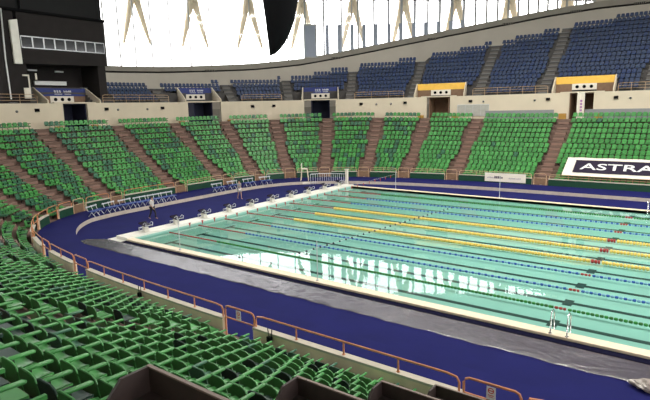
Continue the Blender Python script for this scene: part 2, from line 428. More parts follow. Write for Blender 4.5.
# coping
mb = MB(); mb.box(-.1, 50.6, -.50, 0, -.1, .12, 0); mb.box(-.1, 50.6, -.85, -.50, -.1, .03, 1); mb.box(-.1, 50.6, 25, 25.5, -.1, .12, 0); mb.box(-.1, 50.6, 25.5, 25.85, -.1, .03, 0); mb.box(50, 51.2, -.85, 25.85, -.1, .10, 0)
struct(mb, 'trim_coping', [M['tile'], M['gutter']])
mb = MB(); mb.box(-1.6, -.005, -.85, 25.85, -.1, .02, 0); mb.box(-1.15, -.005, -.5, 25.5, .0, .22, 0)
struct(mb, 'trim_headwall', [M['white'], M['gutter']])

# ------------------------------------------------------------------ lane ropes
def rope(i, cname, colr, lab):
    y = 2.5*i; t = empty('lane_rope', (0, y, 0), 0, lab, 'lane rope', 'lane ropes')
    rs = 1.45 if cname == 'yellow' else .80
    def floats(x0, x1, alt):
        m_ = MB(); x = x0; q = 0
        while x < x1-.01:
            xe = min(x+.16, x1)
            m_.tube([(x, 0, .0), (x+.03, 0, .0), (xe-.05, 0, .0), (xe-.02, 0, .0)], [.045*rs, .075*rs, .075*rs, .045*rs], 8, q % 2 if alt else 0); x += .16; q += 1
        return m_
    m1, m2 = colr
    floats(5, 24.7, True).build('middle_floats', [m1, m2], t)
    floats(25.25, 45, True).build('middle_floats', [m1, m2], t)
    floats(24.75, 25.2, False).build('centre_floats', M['red'], t)
    rs = .62; floats(.3, 5, True).build('end_floats', [M['red'], MR], t); floats(45, 49.7, True).build('end_floats', [M['red'], MR], t)
    if cname == 'yellow': floats(14.85, 15.2, False).build('marker_floats', [M['red']], t)
    m_ = MB(); m_.tube([(0, 0, .0), (50, 0, .0)], .012, 5); m_.build('cable', M['steel'], t)
MR = mat('faded_red_float', (.30, .07, .06), .5)
cg = (mat('float_green', (.02, .22, .03), .4), mat('float_dark_green', (.02, .14, .02), .4))
cb = (mat('float_blue', (.02, .09, .38), .4), mat('float_pale_blue', (.16, .34, .50), .4))
cyl = (mat('float_yellow', (.80, .58, .14), .4), mat('float_deep_yellow', (.74, .52, .12), .4))
names = ['green', 'blue', 'blue', 'yellow', 'yellow', 'yellow', 'blue', 'blue', 'green']
labs = ['green lane rope, the nearest one to the plastic sheeted deck', 'blue lane rope next to the nearest green one', 'blue lane rope just before the yellow ropes, on the near side', 'nearest of the three yellow lane ropes', 'middle one of the three yellow lane ropes', 'farthest of the three yellow lane ropes', 'blue lane rope just beyond the yellow ropes', 'blue lane rope next to the farthest green one', 'green lane rope farthest away, beside the far pool edge']
for i, nme in enumerate(names): rope(i+1, nme, {'green': cg, 'blue': cb, 'yellow': cyl}[nme], labs[i])

# ------------------------------------------------------------------ starting blocks
def block():
    t = empty('starting_block', (0, 0, 0))
    m_ = MB(); m_.box(-.28, -.02, -.16, .16, 0, .42); m_.box(-.36, .04, -.20, .20, 0, .05); m_.build('pedestal', M['white'], t, bevel=.02)
    m_ = MB(); T = Matrix.Translation((-.1, 0, .47)) @ Matrix.Rotation(math.radians(9), 4, 'Y'); m_.cbox((0, 0, 0), (.78, .56, .06), 0, T); m_.build('platform', M['navy'], t, bevel=.01)
    m_ = MB(); T = Matrix.Translation((-.42, 0, .58)) @ Matrix.Rotation(math.radians(-20), 4, 'Y'); m_.cbox((0, 0, 0), (.22, .5, .05), 0, T); m_.build('kick_plate', M['navy'], t)
    m_ = MB()
    for sg in (-1, 1): m_.tube([(.28, sg*.26, .40), (.34, sg*.26, .62), (.18, sg*.26, .66), (.0, sg*.26, .50)], .02, 6)
    m_.tube([(.32, -.26, .45), (.32, .26, .45)], .018, 6); m_.build('hand_grip', M['steel'], t, True)
    m_ = MB(); m_.box(-.62, -.40, -.2, .2, .20, .24); m_.box(-.62, -.58, -.2, -.16, 0, .22); m_.box(-.62, -.58, .16, .2, 0, .22); m_.build('rear_step', M['steel'], t)
    return t
b0 = block(); bch = list(b0.children)
for i in range(10):
    L = '%s starting block, counted from the plastic sheeting corner' % ORD[i]
    if i == 0: b0.location = (-.38, 1.25, .225); tag(b0, L, 'starting block', 'starting blocks along the pool end')
    else: copy_tree(b0, bch, (-.38, 1.25+2.5*i, .225), 0, L)

# ------------------------------------------------------------------ seats
def curl(pts): return pts
BACK = [(-.215, .0), (-.225, .28), (-.20, .36), (-.13, .395), (.13, .395), (.20, .36), (.225, .28), (.215, .0)]
def near_seat(gi):
    g = G[gi]; t = empty('green_stadium_seat', (0, 0, 0))
    T = Matrix.Translation((0, -.02, .33)) @ Matrix.Rotation(math.radians(9), 4, 'X')
    m_ = MB(); m_.prism(BACK, .03, 0, T)
    for q in (-.12, -.04, .04, .12): m_.box(q-.008, q+.008, .03, .036, .05, .33, 0, T)
    ring = [(x*.985, z) for x, z in BACK[1:7]]
    m_.tube([T @ Vector((x, .012, z)) for x, z in BACK], .016, 6)
    m_.build('backrest', g, t)
    m_ = MB(); vs = []; fs = []; nx_, ny_ = 5, 5
    for j in range(ny_):
        for i in range(nx_):
            u = i/(nx_-1)*2-1; v = j/(ny_-1)
            vs.append((u*.215*(1-.08*(v > .9)), .02+v*.38, .385+.03*u*u+.03*(v-.5)**2*2 - (.03 if v == 1 else 0)))
    for j in range(ny_-1):
        for i in range(nx_-1): fs.append((j*nx_+i, j*nx_+i+1, (j+1)*nx_+i+1, (j+1)*nx_+i))
    m_.add(vs, fs); k_ = len(vs); m_.add([(x, y, z-.03) for x, y, z in vs], [tuple(reversed(f)) for f in fs])
    edge = [i for i in range(nx_)] + [j*nx_+nx_-1 for j in range(1, ny_)] + [(ny_-1)*nx_+i for i in range(nx_-2, -1, -1)] + [j*nx_ for j in range(ny_-2, 0, -1)]
    m_.f += [(edge[i], edge[(i+1) % len(edge)], edge[(i+1) % len(edge)]+k_, edge[i]+k_) for i in range(len(edge))]; m_.m += [0]*len(edge)
    m_.build('seat_pan', g, t, True)
    m_ = MB(); m_.tube([(-.25, -.06, .60), (-.25, .05, .615), (-.25, .34, .60), (-.25, .38, .585)], [.026, .033, .033, .022], 8); m_.build('armrest', g if gi != 3 else G[0], t, True)
    m_ = MB(); m_.box(-.262, -.238, .04, .10, 0, .6); m_.box(-.262, -.238, .04, .32, .30, .35); m_.box(-.25, .25, .10, .14, .33, .36); m_.box(-.28, -.22, .0, .16, 0, .02); m_.build('bracket', SEATFRAME, t)
    return t, list(t.children)
def flat_seat(mat_i, arm=True, drop=.0):
    """light copy of the same seat for the distance, returns verts, faces, mats"""
    m_ = MB(); T = Matrix.Translation((0, -.02, .33)) @ Matrix.Rotation(math.radians(9), 4, 'X')
    m_.prism([(-.20, .0), (-.21, .29), (-.14, .40), (.14, .40), (.21, .29), (.20, .0)], .045, mat_i, T)
    m_.box(-.205, .205, .02, .41, .35-drop, .40, mat_i)
    if arm: m_.box(-.275, -.225, -.05, .36, .57, .62, mat_i); m_.box(-.26, -.24, .05, .1, 0, .58, 4)
    else: m_.box(-.04, .04, .05, .12, 0, .35, 2)
    return m_
def place_seats(secs, ks, pitch, offk, gap, cond=None):
    out = []
    for si, (sa, sb) in enumerate(secs):
        for k in ks:
            off = offk(k); ss = srange(sa, sb, .12); P = [at(s, off) for s in ss]; L = [0]
            for i in range(1, len(P)): L.append(L[-1]+math.hypot(P[i][0]-P[i-1][0], P[i][1]-P[i-1][1]))
            use = L[-1]-2*gap; n = int(use/pitch)
            n -= 1 if (k//4) % 2 == 0 and n > 5 and cur((sa+sb)/2)[4] < 3.9 else 0
            st = (L[-1]-n*pitch)/2
            for q in range(n):
                l = st+(q+.5)*pitch; i = max(1, min(bisect.bisect_left(L, l), len(L)-1)); t = (l-L[i-1])/(L[i]-L[i-1])
                s = ss[i-1]+(ss[i]-ss[i-1])*t; x, y, nx, ny, th = cur(s)
                if cond and not cond(k, th): continue
                out.append((si, k, q, n, x+nx*off, y+ny*off, inward(th, nx, ny), th))
    return out

CAM = Vector((29.318, -18.7843, 8.0641)); YAW, PIT, ROL, FPX = 2.2116, -.1754, -.0228, 523.506
Fw = Vector((math.cos(PIT)*math.cos(YAW), math.cos(PIT)*math.sin(YAW), math.sin(PIT)))
r_ = Fw.cross(Vector((0, 0, 1))).normalized(); u_ = r_.cross(Fw)
Rt = r_*math.cos(ROL)+u_*math.sin(ROL); Up = -r_*math.sin(ROL)+u_*math.cos(ROL)
def px(x, y, z):
    d = Vector((x, y, z))-CAM; w = d.dot(Fw)
    return (-999, -999, -1) if w < .1 else (325+FPX*d.dot(Rt)/w, 200-FPX*d.dot(Up)/w, w)

lowsecs = [(LS[i], LS[i+1]) for i in range(len(LS)-1)]
seats = place_seats(lowsecs, range(NNEAR), .5, lambda k: .85+TREAD*k, .58, lambda k, th: k < NROW or th > 3.75)
deskp = [(0, 500), (107, 400), (123, 379), (150, 366), (232, 402), (270, 402), (283, 386), (300, 378), (356, 402), (372, 396), (384, 382), (437, 402), (650, 402)]
cand = []; NS = len(lowsecs)
def colour(si, th, near):
    r = random.random()
    if near: return 3 if r < .17 else (2 if r < .25 else (1 if r < .4 else 0))
    p2 = interp(th, [1.6, 2.0, 2.2, 2.5, 2.9, 3.3, 3.8], [.0, .02, .3, .22, .15, .35, .4])
    return 2 if r < p2 else (1 if r < p2+.35 else 0)
rest = []
for st in seats:
    si, k, q, n, x, y, rz, th = st; z = ZR(k, th); near = th > 3.5
    u, v, w = px(x, y, z+.7); gi = colour(si, th, th > 3.75)
    vis = near and -12 < u < 660 and v < 408 and v < interp(u, [p[0] for p in deskp], [p[1] for p in deskp])+4
    if vis: cand.append((w, st, gi))
    else: rest.append((st, gi))
cand.sort(key=lambda c: c[0]); chosen = cand[:300]; rest += [(c[1], c[2]) for c in cand[300:]]
protos = {}
secname = {NS-1: ('left of the brown press desks', 'from the press desk aisle'), NS-2: ('beyond the sign-posted wall gate', 'from the gate aisle')}
for w, (si, k, q, n, x, y, rz, th), gi in chosen:
    cname = ['green', 'bright green', 'faded green', 'blackish green'][gi]
    if si == NS-1: lab = '%s seat left of press desks, %s row up, %s from desk aisle' % (cname, ORD[k], ordn(n-1-q))
    elif si == NS-2: lab = '%s seat beyond the middle gate, %s row up, %s from its aisle' % (cname, ORD[k], ordn(n-1-q))
    else: lab = '%s seat, %s block beyond middle gate, %s row up, %s along' % (cname, ORD[max(0, NS-2-si)], ORD[k], ordn(n-1-q))
    if gi not in protos:
        t, ch = near_seat(gi); protos[gi] = (t, ch); t.location = (x, y, ZR(k, th)+.005); t.rotation_euler = (0, 0, rz)
        tag(t, lab, 'seat', 'green stadium seats in the near stand')
    else: copy_tree(*protos[gi], (x, y, ZR(k, th)+.005), rz, lab)
def mass(name, items, tmpl, mats, zf, label, cat, group):
    big = MB()
    for (st, gi) in items:
        si, k, q, n, x, y, rz, th = st; c, s = math.cos(rz), math.sin(rz); z0 = zf(k, th); tm = tmpl[gi]; o = len(big.v)
        big.v += [(x+a*c-b*s, y+a*s+b*c, z0+d) for a, b, d in tm.v]; big.f += [tuple(i+o for i in f) for f in tm.f]; big.m += tm.m
    tag(big.build(name, mats), label, cat, group, 'stuff')
mass('green_stadium_seats', rest, {i: flat_seat(i, True, .05) for i in range(4)}, G+[SEATFRAME], lambda k, th: ZR(k, th), 'rows of green stadium seats filling the lower stand beyond the pool', 'seats', 'green seats in the distance')

# upper blue seats
UTH = [1.30, 1.45, 1.5775, 1.73, 1.90, 2.12, 2.35, 2.57, 2.76, 2.98, 3.1416, 3.30, 3.46]
US = [s_of(t) for t in UTH]; upsecs = [(US[i], US[i+1]) for i in range(len(US)-1)]
inbooth = lambda x, y: x < -23.4 and 2.6 < y < 14.8
ups = place_seats(upsecs, range(18), .5, lambda k: 13.45+UD*k, .62, lambda k, th: k < round(nrows(th)) and not (th > 3.13 and k < 0))
blocks_ = ['at the right edge of the photo', 'at the right edge of the photo', 'over the right yellow canopy', 'between the yellow canopies', 'over the left yellow canopy', 'right of the middle blue banner', 'over the middle blue banner', 'between two blue banners', 'over banner beside booth', 'beside the dark booth', 'below the dark booth', 'left of the booth']
cand = []; rest = []
for st in ups:
    if inbooth(st[4], st[5]) or (st[1] < 2 and any(abs(s_of(t)-s_of(st[7])) < HWD[k_]+.05 for k_, t in PORT.items())): continue
    si, k, q, n, x, y, rz, th = st; u, v, w = px(x, y, ZU[k]+.6)
    hid = k == 0
    if -5 < u < 652 and v > 4 and not hid and th < 3.0: cand.append((w, st))
    else: rest.append((st, 0))
cand.sort(key=lambda c: c[0])
upt = [flat_seat(0, False, .1), flat_seat(1, False, .1)]
for t_ in upt: t_.m = [min(m_, 2) for m_ in t_.m]
ume = [t_.mesh('blue_seat_%d' % i, B+[SEATFRAME]) for i, t_ in enumerate(upt)]
for j, (w, (si, k, q, n, x, y, rz, th)) in enumerate(cand):
    if j < 300:
        o = bpy.data.objects.new('blue_stadium_seat', ume[random.random() < .3]); col.objects.link(o); o.location = (x, y, ZU[k]); o.rotation_euler = (0, 0, rz)
        tag(o, 'blue upper tier seat %s, %s row up, %s from right' % (blocks_[si], ORD[k], ordn(q)), 'seat', 'blue seats of the upper tier')
    else: rest.append(((si, k, q, n, x, y, rz, th), int(random.random() < .3)))
mass('blue_stadium_seats', rest, {0: upt[0], 1: upt[1]}, B+[SEATFRAME], lambda k, th: ZU[k], 'rows of blue stadium seats filling the rest of the upper tier', 'seats', 'blue seats in the distance')
for t0 in UTH[1:-1]:
    s0 = s_of(t0); x, y, nx, ny, th = cur(s0); T = Matrix.Translation((x, y, 0)) @ Matrix.Rotation(inward(th, nx, ny), 4, 'Z'); mb = MB()
    for k in range(int(round(nrows(th)))):
        y0 = -(12.9+UD*k)
        mb.box(-.55, .55, y0-UD, y0, ZU[k]-.5, ZU[k]+.012, 0, T); mb.box(-.55, .55, y0-.04, y0+.002, ZU[k]-.03, ZU[k]+.018, 1, T)
        if k: zm = (ZU[k-1]+ZU[k])/2; mb.box(-.55, .55, y0, y0+.4, zm-.25, zm+.01, 0, T)
    struct(mb, 'upper_aisle_stairs', [M['uaisle'], M['grey']])

# ------------------------------------------------------------------ rails on the pool wall and gates
def rail_run(a, b, z0, h, off, m_, name, label, cat, group, mid=False, r=.03, post=1.45, bars=1):
    ss = srange(a+.06, b-.06, .35); x0, y0 = at(a, off); t = empty(name, (x0, y0, z0), 0, label, cat, group)
    P = [Vector((*at(s, off), z0+h))-Vector((x0, y0, z0)) for s in ss]
    first = [Vector((P[0].x, P[0].y, 0)), Vector((P[0].x, P[0].y, h-.16)), P[0]*.8+P[1]*.2-Vector((0, 0, .04))]
    last = [P[-1]*.8+P[-2]*.2-Vector((0, 0, .04)), Vector((P[-1].x, P[-1].y, h-.16)), Vector((P[-1].x, P[-1].y, 0))]
    q = MB(); q.tube(first+P[1:-1]+last, r, 7); q.build('top_rail', m_, t, True)
    n = max(1, int((b-a)/post))
    for i in range(1, n):
        x, y = at(a+(b-a)*i/n, off); q = MB(); q.tube([(x-x0, y-y0, 0), (x-x0, y-y0, h)], r*.85, 6); q.tube([(x-x0, y-y0, 0), (x-x0, y-y0, .02)], r*1.8, 6); q.build('post', m_, t)
    for j in range(1, bars):
        zz = h*j/bars; q = MB(); q.tube([Vector((p.x, p.y, zz)) for p in P], r*.7, 5); q.build('mid_rail', m_, t)
    return t
ws = wall_segments()
for i, (a, b) in enumerate(ws):
    if i < 2: continue
    th = cur((a+b)/2)[4]; near = th > 3.5
    if near: lab = 'copper-orange guard rail %s' % {len(ws)-1: 'from the middle gate to the signed gate at right', len(ws)-2: 'left of the middle gate', len(ws)-3: 'along the left part of the near stand'}.get(i, 'curving round the left end, %s stretch from near stand' % ORD[len(ws)-4-i])
    else: lab = 'low tan rail on the green wall, %s stretch from the right' % ORD[i-2]
    rail_run(a, b, .95, .40, .1, M['orange'] if near or th > 3.1 else M['tan'], 'guard_rail', lab, 'railing', 'rails along the pool wall', bars=1 if th > 3.1 else 2)
# part of the wall right of the signed gate
def gate(s0, i, sign=False, near=True):
    (x, y, z), rz = frame_at(s0, .1, .3); w = .70 if near else .56; h = 1.08
    t = empty('gate', (x, y, z), rz, None, 'gate', 'gates in the pool wall'); m_ = M['orange'] if near else M['tan']
    q = MB(); q.tube([(-w, 0, 0), (-w, 0, h-.14), (-w+.05, 0, h-.04), (-w+.14, 0, h), (w-.14, 0, h), (w-.05, 0, h-.04), (w, 0, h-.14), (w, 0, 0)], .032, 8); q.build('frame', m_, t, True)
    q = MB(); q.tube([(-w, 0, h-.42), (w, 0, h-.42)], .026, 7); q.build('cross_bar', m_, t, True)
    if sign:
        q = MB(); q.box(-.11, .11, -.05, -.035, h-.38, h-.04, 0)
        sg = q.build('notice', M['paper'], t)
        q = MB(); n = 20; T = Matrix.Translation((0, -.052, h-.14)) @ Matrix.Rotation(PI/2, 4, 'X')
        ro, ri = .075, .052
        q.add([(ro*math.cos(2*PI*k/n), ro*math.sin(2*PI*k/n), 0) for k in range(n)] + [(ri*math.cos(2*PI*k/n), ri*math.sin(2*PI*k/n), 0) for k in range(n)], [(k, (k+1) % n, n+(k+1) % n, n+k) for k in range(n)], 0, T)
        q.box(-.055, .055, -.054, -.051, h-.152, h-.128); q.box(-.07, .07, -.054, -.051, h-.27, h-.25); q.box(-.05, .05, -.054, -.051, h-.31, h-.295)
        q.build('symbol', M['red2'], sg)
    else:
        if not near:
            q = MB(); q.box(-w+.03, w-.03, -.01, .01, .04, h-.46); q.build('panel', M['wood'], t)
    return t
for i, s0 in enumerate(LS):
    if i < 2: continue
    th = cur(s0)[4]; near = th > 3.5; g = gate(s0, i, sign=(i >= len(LS)-2), near=near)
    if i == len(LS)-1: g['label'] = 'copper-orange gate with no-entry notice at the right, by the press desks'
    elif i == len(LS)-2: g['label'] = 'copper-orange gate with small notice in the middle of the near wall'
    elif near: g['label'] = 'copper-orange gate in the near wall, %s one left of the middle gate' % ORD[len(LS)-3-i]
    else: g['label'] = 'tan gate at the foot of the far aisle, %s from the right' % ORD[i-2]
# one more wall stretch right of the press desk aisle
mb = MB(); a, b = LS[-1]+.76, LS[-1]+9
strip(mb, srange(a, b, .5), lambda th: [(0, .3), (0, .88), (-.02, .88), (-.02, .95), (WALLT+.02, .95), (WALLT+.02, .88), (WALLT, .88), (WALLT, -.1)], [0, 1, 1, 1, 1, 1, 2]); struct(mb, 'trim_pool_wall', [M['greenwall'], M['capstone'], M['concrete']])
rail_run(a, b, .95, .40, .1, M['orange'], 'guard_rail', 'copper-orange guard rail starting at the bottom right corner, right of the signed gate', 'railing', 'rails along the pool wall')
# white markers at the far aisle feet
for i, s0 in enumerate(LS):
    th = cur(s0)[4]
    if 1.5 < th < 3.6:
        (x, y, z), rz = frame_at(s0, .55, ZL[0]+.02); q = MB(); q.tube([(0, 0, 0), (0, 0, .05), (0, 0, .5), (0, 0, .55)], [.14, .15, .12, .05], 10); q.tube([(0, 0, .55), (0, 0, .60)], [.03, .03], 6)
        o = q.build('bollard', M['white'], smooth=True); o.location = (x+.0, y, z); tag(o, 'small white bollard at the foot of the far aisle, %s from the right' % ORD[i-2], 'bollard', 'white bollards at the aisle feet')

# ------------------------------------------------------------------ upper balcony rails and portal canopies
for i, (a, b) in enumerate(segs):
    rail_run(a+HWD['ACEGI'[i-1]]-.95 if i else a, b-(HWD['ACEGI'[i]]-.95) if i < len(segs)-1 else b, 9.05, .85, 12.15, M['tan'], 'balcony_rail', 'brown balcony rail before the blue seats, %s stretch from the right' % ORD[i], 'railing', 'rails along the upper balcony', r=.028, post=1.2, bars=3)
def canopy(key, yel):
    s0 = s_of(PORT[key]); (x, y, z), rz = frame_at(s0, 12.0, 9.0); ZB = {'A': 10.02, 'C': 9.92, 'E': 9.95, 'G': 10.05, 'I': 9.82}[key]-9.0; H_ = HWD[key]
    lab = {'A': 'yellow topped portal canopy at right, white drape hanging beneath', 'C': 'yellow topped portal canopy with three round holes, left of the grey screen', 'E': 'blue bannered portal canopy in the middle of the far stand', 'G': 'blue bannered portal canopy right of the dark control booth', 'I': 'blue bannered portal canopy under the dark control booth'}[key]
    t = empty('portal_canopy', (x, y, z), rz, lab, 'canopy', 'canopies over the stand portals')
    OB = -1.3 if yel else -2.62; Tb0 = Matrix.Translation((0, OB, ZB)) @ Matrix.Rotation(math.radians(8), 4, 'X')
    q = MB(); q.prism([(-H_+.12, 0), (-H_, .80), (H_, .80), (H_-.12, 0)], .06, 0, Tb0)
    bd = q.build('board', M['yellow'] if yel else M['bluebanner'], t)
    if not yel:
        q = MB(); rr = random.Random(5); Tb = Tb0 @ Matrix.Translation((0, .066, 0))
        for c0 in (-.75, -.48, -.21):     # three square characters
            for a_ in range(3): q.box(-(c0+.20), -(c0), 0, .008, .36+a_*.09, .39+a_*.09, 0, Tb)
            q.box(-(c0+.12), -(c0+.08), 0, .008, .33, .60, 0, Tb); q.box(-(c0+.2), -(c0+.17), 0, .008, .36, .50, 0, Tb)
        for k in range(7): c0 = .30+k*.12; q.box(-(c0+.07), -c0, 0, .008, .38, .38+rr.choice((.10, .13, .2)), 0, Tb)
        for k in range(9): c0 = -.7+k*.09; q.box(-(c0+.05), -c0, 0, .008, .16, .24, 0, Tb)
        for k in range(8): c0 = .35+k*.09; q.box(-(c0+.05), -c0, 0, .008, .16, .24, 0, Tb)
        q.build('lettering', M['paper'], bd)
    zl = ZB-.68
    q = MB(); q.box(-1.25, 1.25, OB-.02, OB+.14, zl, ZB); lp = q.build('lamp_panel', M['cloth'], t)
    for k in (-1, 0, 1):
        q = MB(); T2 = Matrix.Translation((k*.72, OB+.15, zl+.34)) @ Matrix.Rotation(PI/2, 4, 'X'); q.tube([(0, 0, -.03), (0, 0, .12)], .18, 14, 0, T2); q.build('round_hole', M['black'], lp)
    for sg in (-1, 1): q = MB(); q.box(min(sg*(H_-.12), sg*1.25), max(sg*(H_-.12), sg*1.25), OB-.02, OB+.05, 0.05, ZB); q.build('side_infill', M['wood'], t)
    for sg in (-1, 1):
        x0_, x1_ = (H_-.06, H_+.08) if sg > 0 else (-H_-.08, -H_+.06); out = [(0, 0), (0, .35), (OB, ZB+.85), (OB-.15, ZB+.85), (OB-.15, 0)]
        q = MB(); vs = [(x0_, a_, b_) for a_, b_ in out] + [(x1_, a_, b_) for a_, b_ in out]; q.add(vs, [(0, 1, 2, 3, 4), (9, 8, 7, 6, 5)] + [(i, (i+1) % 5, 5+(i+1) % 5, 5+i) for i in range(5)]); q.build('side_cheek', M['beige'], t)
    q = MB(); q.box(-2.2, 2.2, -.35, .05, .0, .14); q.build('lintel', M['beige'], t)
    # recess
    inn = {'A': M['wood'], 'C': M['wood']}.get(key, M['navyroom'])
    q = MB(); (x2, y2, z2), rz = frame_at(s0, 12.0, 0); T3 = Matrix.Translation((x2, y2, 0)) @ Matrix.Rotation(rz, 4, 'Z')
    q.box(-1.15, 1.15, -3.0, -2.9, ZTOP-.2, 9.0, 0, T3); q.box(-1.25, -1.15, -3, -.31, ZTOP-.2, 9.0, 0, T3); q.box(1.15, 1.25, -3, -.31, ZTOP-.2, 9.0, 0, T3); q.box(-1.25, 1.25, -3, -.31, 8.9, 9.0, 0, T3); q.box(-1.15, 1.15, -3, 0, ZTOP-.2, ZTOP+.012, 0, T3)
    struct(q, 'door_%d' % ('ACEGI'.index(key)+1), inn)
    if key == 'A':
        q = MB(); vs = []; n = 14
        for j in range(2):
            for k in range(n): vs.append((-.35+k*.06, .05+.04*math.sin(k*1.7), ZTOP+.05+j*(9-ZTOP)))
        q.add(vs, [(k, k+1, n+k+1, n+k) for k in range(n-1)], 0, T3); q.add([(a_, b_+.03, c_) for a_, b_, c_ in vs], [(k, k+1, n+k+1, n+k) for k in range(n-1)], 0, T3)
        o = q.build('hanging_drape', M['cloth']); tag(o, 'long white drape with lilac print hanging in the right portal', 'drape')
        q = MB()
        for k in range(5): q.box(-.13, .10, .12, .125, ZTOP+.5+k*.34, ZTOP+.72+k*.34, 0, T3)
        q.build('print', M['lilac'], o)
    for sg in (-1, 1):
        q = MB(); q.box(-.38, .38, 0, .16, 0, .62); q.box(-.34, .34, .16, .18, .30, .34); o = q.build('hose_box', M['ochre'])
        s1 = s0+sg*1.72; (x3, y3, z3), rz3 = frame_at(s1, 11.99, ZTOP); o.location = (x3, y3, z3); o.rotation_euler = (0, 0, rz3)
        tag(o, 'ochre box at the wall foot, %s of the %s' % ('left' if sg > 0 else 'right', {'A': 'right yellow topped portal', 'C': 'left yellow topped portal', 'E': 'middle blue topped portal', 'G': 'portal right of the booth', 'I': 'portal below the booth'}[key]), 'box', 'ochre boxes beside the portals')
    for sg in (-1, 1):
        s1 = s0+sg*3.2; (x3, y3, z3), rz3 = frame_at(s1, 11.99, 8.25)
        q = MB(); q.box(-.2, .2, 0, .16, 0, .3); q.box(-.17, .17, .16, .17, .03, .27); o = q.build('wall_speaker', M['black']); o.location = (x3, y3, z3); o.rotation_euler = (0, 0, rz3)
        tag(o, 'small black wall speaker, %s of the %s' % ('left' if sg > 0 else 'right', {'A': 'right yellow topped portal', 'C': 'left yellow topped portal', 'E': 'middle blue topped portal', 'G': 'portal right of the booth', 'I': 'portal below the booth'}[key]), 'speaker', 'speakers on the beige wall')
        (x3, y3, z3), rz3 = frame_at(s0+sg*4.5, 11.99, 8.3)
        q = MB(); q.tube([(0, 0, 0), (0, .08, 0), (0, .12, 0)], [.12, .12, .06], 10); o = q.build('wall_lamp', M['grey'], smooth=True); o.location = (x3, y3, z3); o.rotation_euler = (0, 0, rz3)
        tag(o, 'tiny round wall lamp, %s of the %s' % ('left' if sg > 0 else 'right', {'A': 'right yellow topped portal', 'C': 'left yellow topped portal', 'E': 'middle blue topped portal', 'G': 'portal right of the booth', 'I': 'portal below the booth'}[key]), 'lamp', 'round lamps on the beige wall')
for key, yel in (('A', 1), ('C', 1), ('E', 0), ('G', 0), ('I', 0)): canopy(key, yel)
# grey panels low on the far wall
for j, (t0, t1) in enumerate(((1.30, 1.645), (1.70, 1.868))):
    mb = MB(); ss = srange(s_of(t0), s_of(t1), .6); strip(mb, ss, lambda th: [(11.98, ZTOP), (11.86, ZTOP), (11.86, ZTOP+1.05), (11.98, ZTOP+1.05)])
    struct(mb, 'trim_grey_skirting', M['grey'])
(x3, y3, z3), rz3 = frame_at(s_of(1.905), 11.98, ZTOP+.5)
screen = mat('screen_mesh', (.42, .41, .37), .6, var=.1)
t = empty('wall_screen', (x3, y3, z3), rz3, 'grey rectangular screen panel on the beige wall right of the left yellow canopy', 'screen')
mb = MB(); mb.box(-1.9, 1.9, 0, .08, 0, 1.3); mb.build('panel', screen, t)
mb = MB()
for k in range(5): mb.box(-1.92+k*.95, -1.88+k*.95, .08, .10, 0, 1.3)
mb.box(-1.92, 1.92, .08, .10, 1.28, 1.34); mb.box(-1.92, 1.92, .08, .1, -.02, .03); mb.build('frame', M['steel'], t)

# ------------------------------------------------------------------ banners
def lerp(a, b, t): return a+(b-a)*t
t = None
bx0, bx1 = 18.05, 29.2
def bp_(u, v):   # u along x, v up the slope; lies on the seat tops
    yy = 33.45+2.45*v; zz = 1.32+1.45*v; return Vector((lerp(bx0, bx1, u)+.0, yy-.045*0, zz))
ban = empty('sponsor_banner', (bx0, 33.45, 1.32), 0, 'large cream banner with a navy ASTRA panel laid over the far green seats', 'banner')
q = MB(); n = 24; vs = []
for j in range(5):
    for k in range(n+1):
        p_ = bp_(k/n, j/4)-Vector((bx0, 33.45, 1.32)); vs.append((p_.x, p_.y, p_.z+.02*math.sin(k*1.3+j)))
fs = [(j*(n+1)+k, j*(n+1)+k+1, (j+1)*(n+1)+k+1, (j+1)*(n+1)+k) for j in range(4) for k in range(n)]
q.add(vs, fs); q.build('cloth', M['cloth'], ban)
nb = Vector((0, -1.45, 2.45)).normalized()
q = MB(); a0, a1, v0, v1 = .075, .97, .16, .84
crn = [bp_(a0, v0), bp_(a1, v0), bp_(a1, v1), bp_(a0, v1)]
crn = [c_-Vector((bx0, 33.45, 1.32))+nb*.05 for c_ in crn]; q.add(crn, [(0, 1, 2, 3)]); pn = q.build('navy_panel', M['navy'], ban)
vs, fs = text_mesh('ASTRA', 1.0, 1.0, .012)
xmin = min(v[0] for v in vs); xmax = max(v[0] for v in vs); ymax = max(v[1] for v in vs)
q = MB(); X0, X1 = bx0+1.35, bx0+7.35
q.add([tuple(Vector((lerp(X0, X1, (a_-xmin)/(xmax-xmin))-bx0, 0, 0)) + (bp_(0, lerp(.33, .66, b_/ymax))-bp_(0, 0)) + nb*.075) for a_, b_ in vs], fs); q.build('lettering', M['paper'], pn)
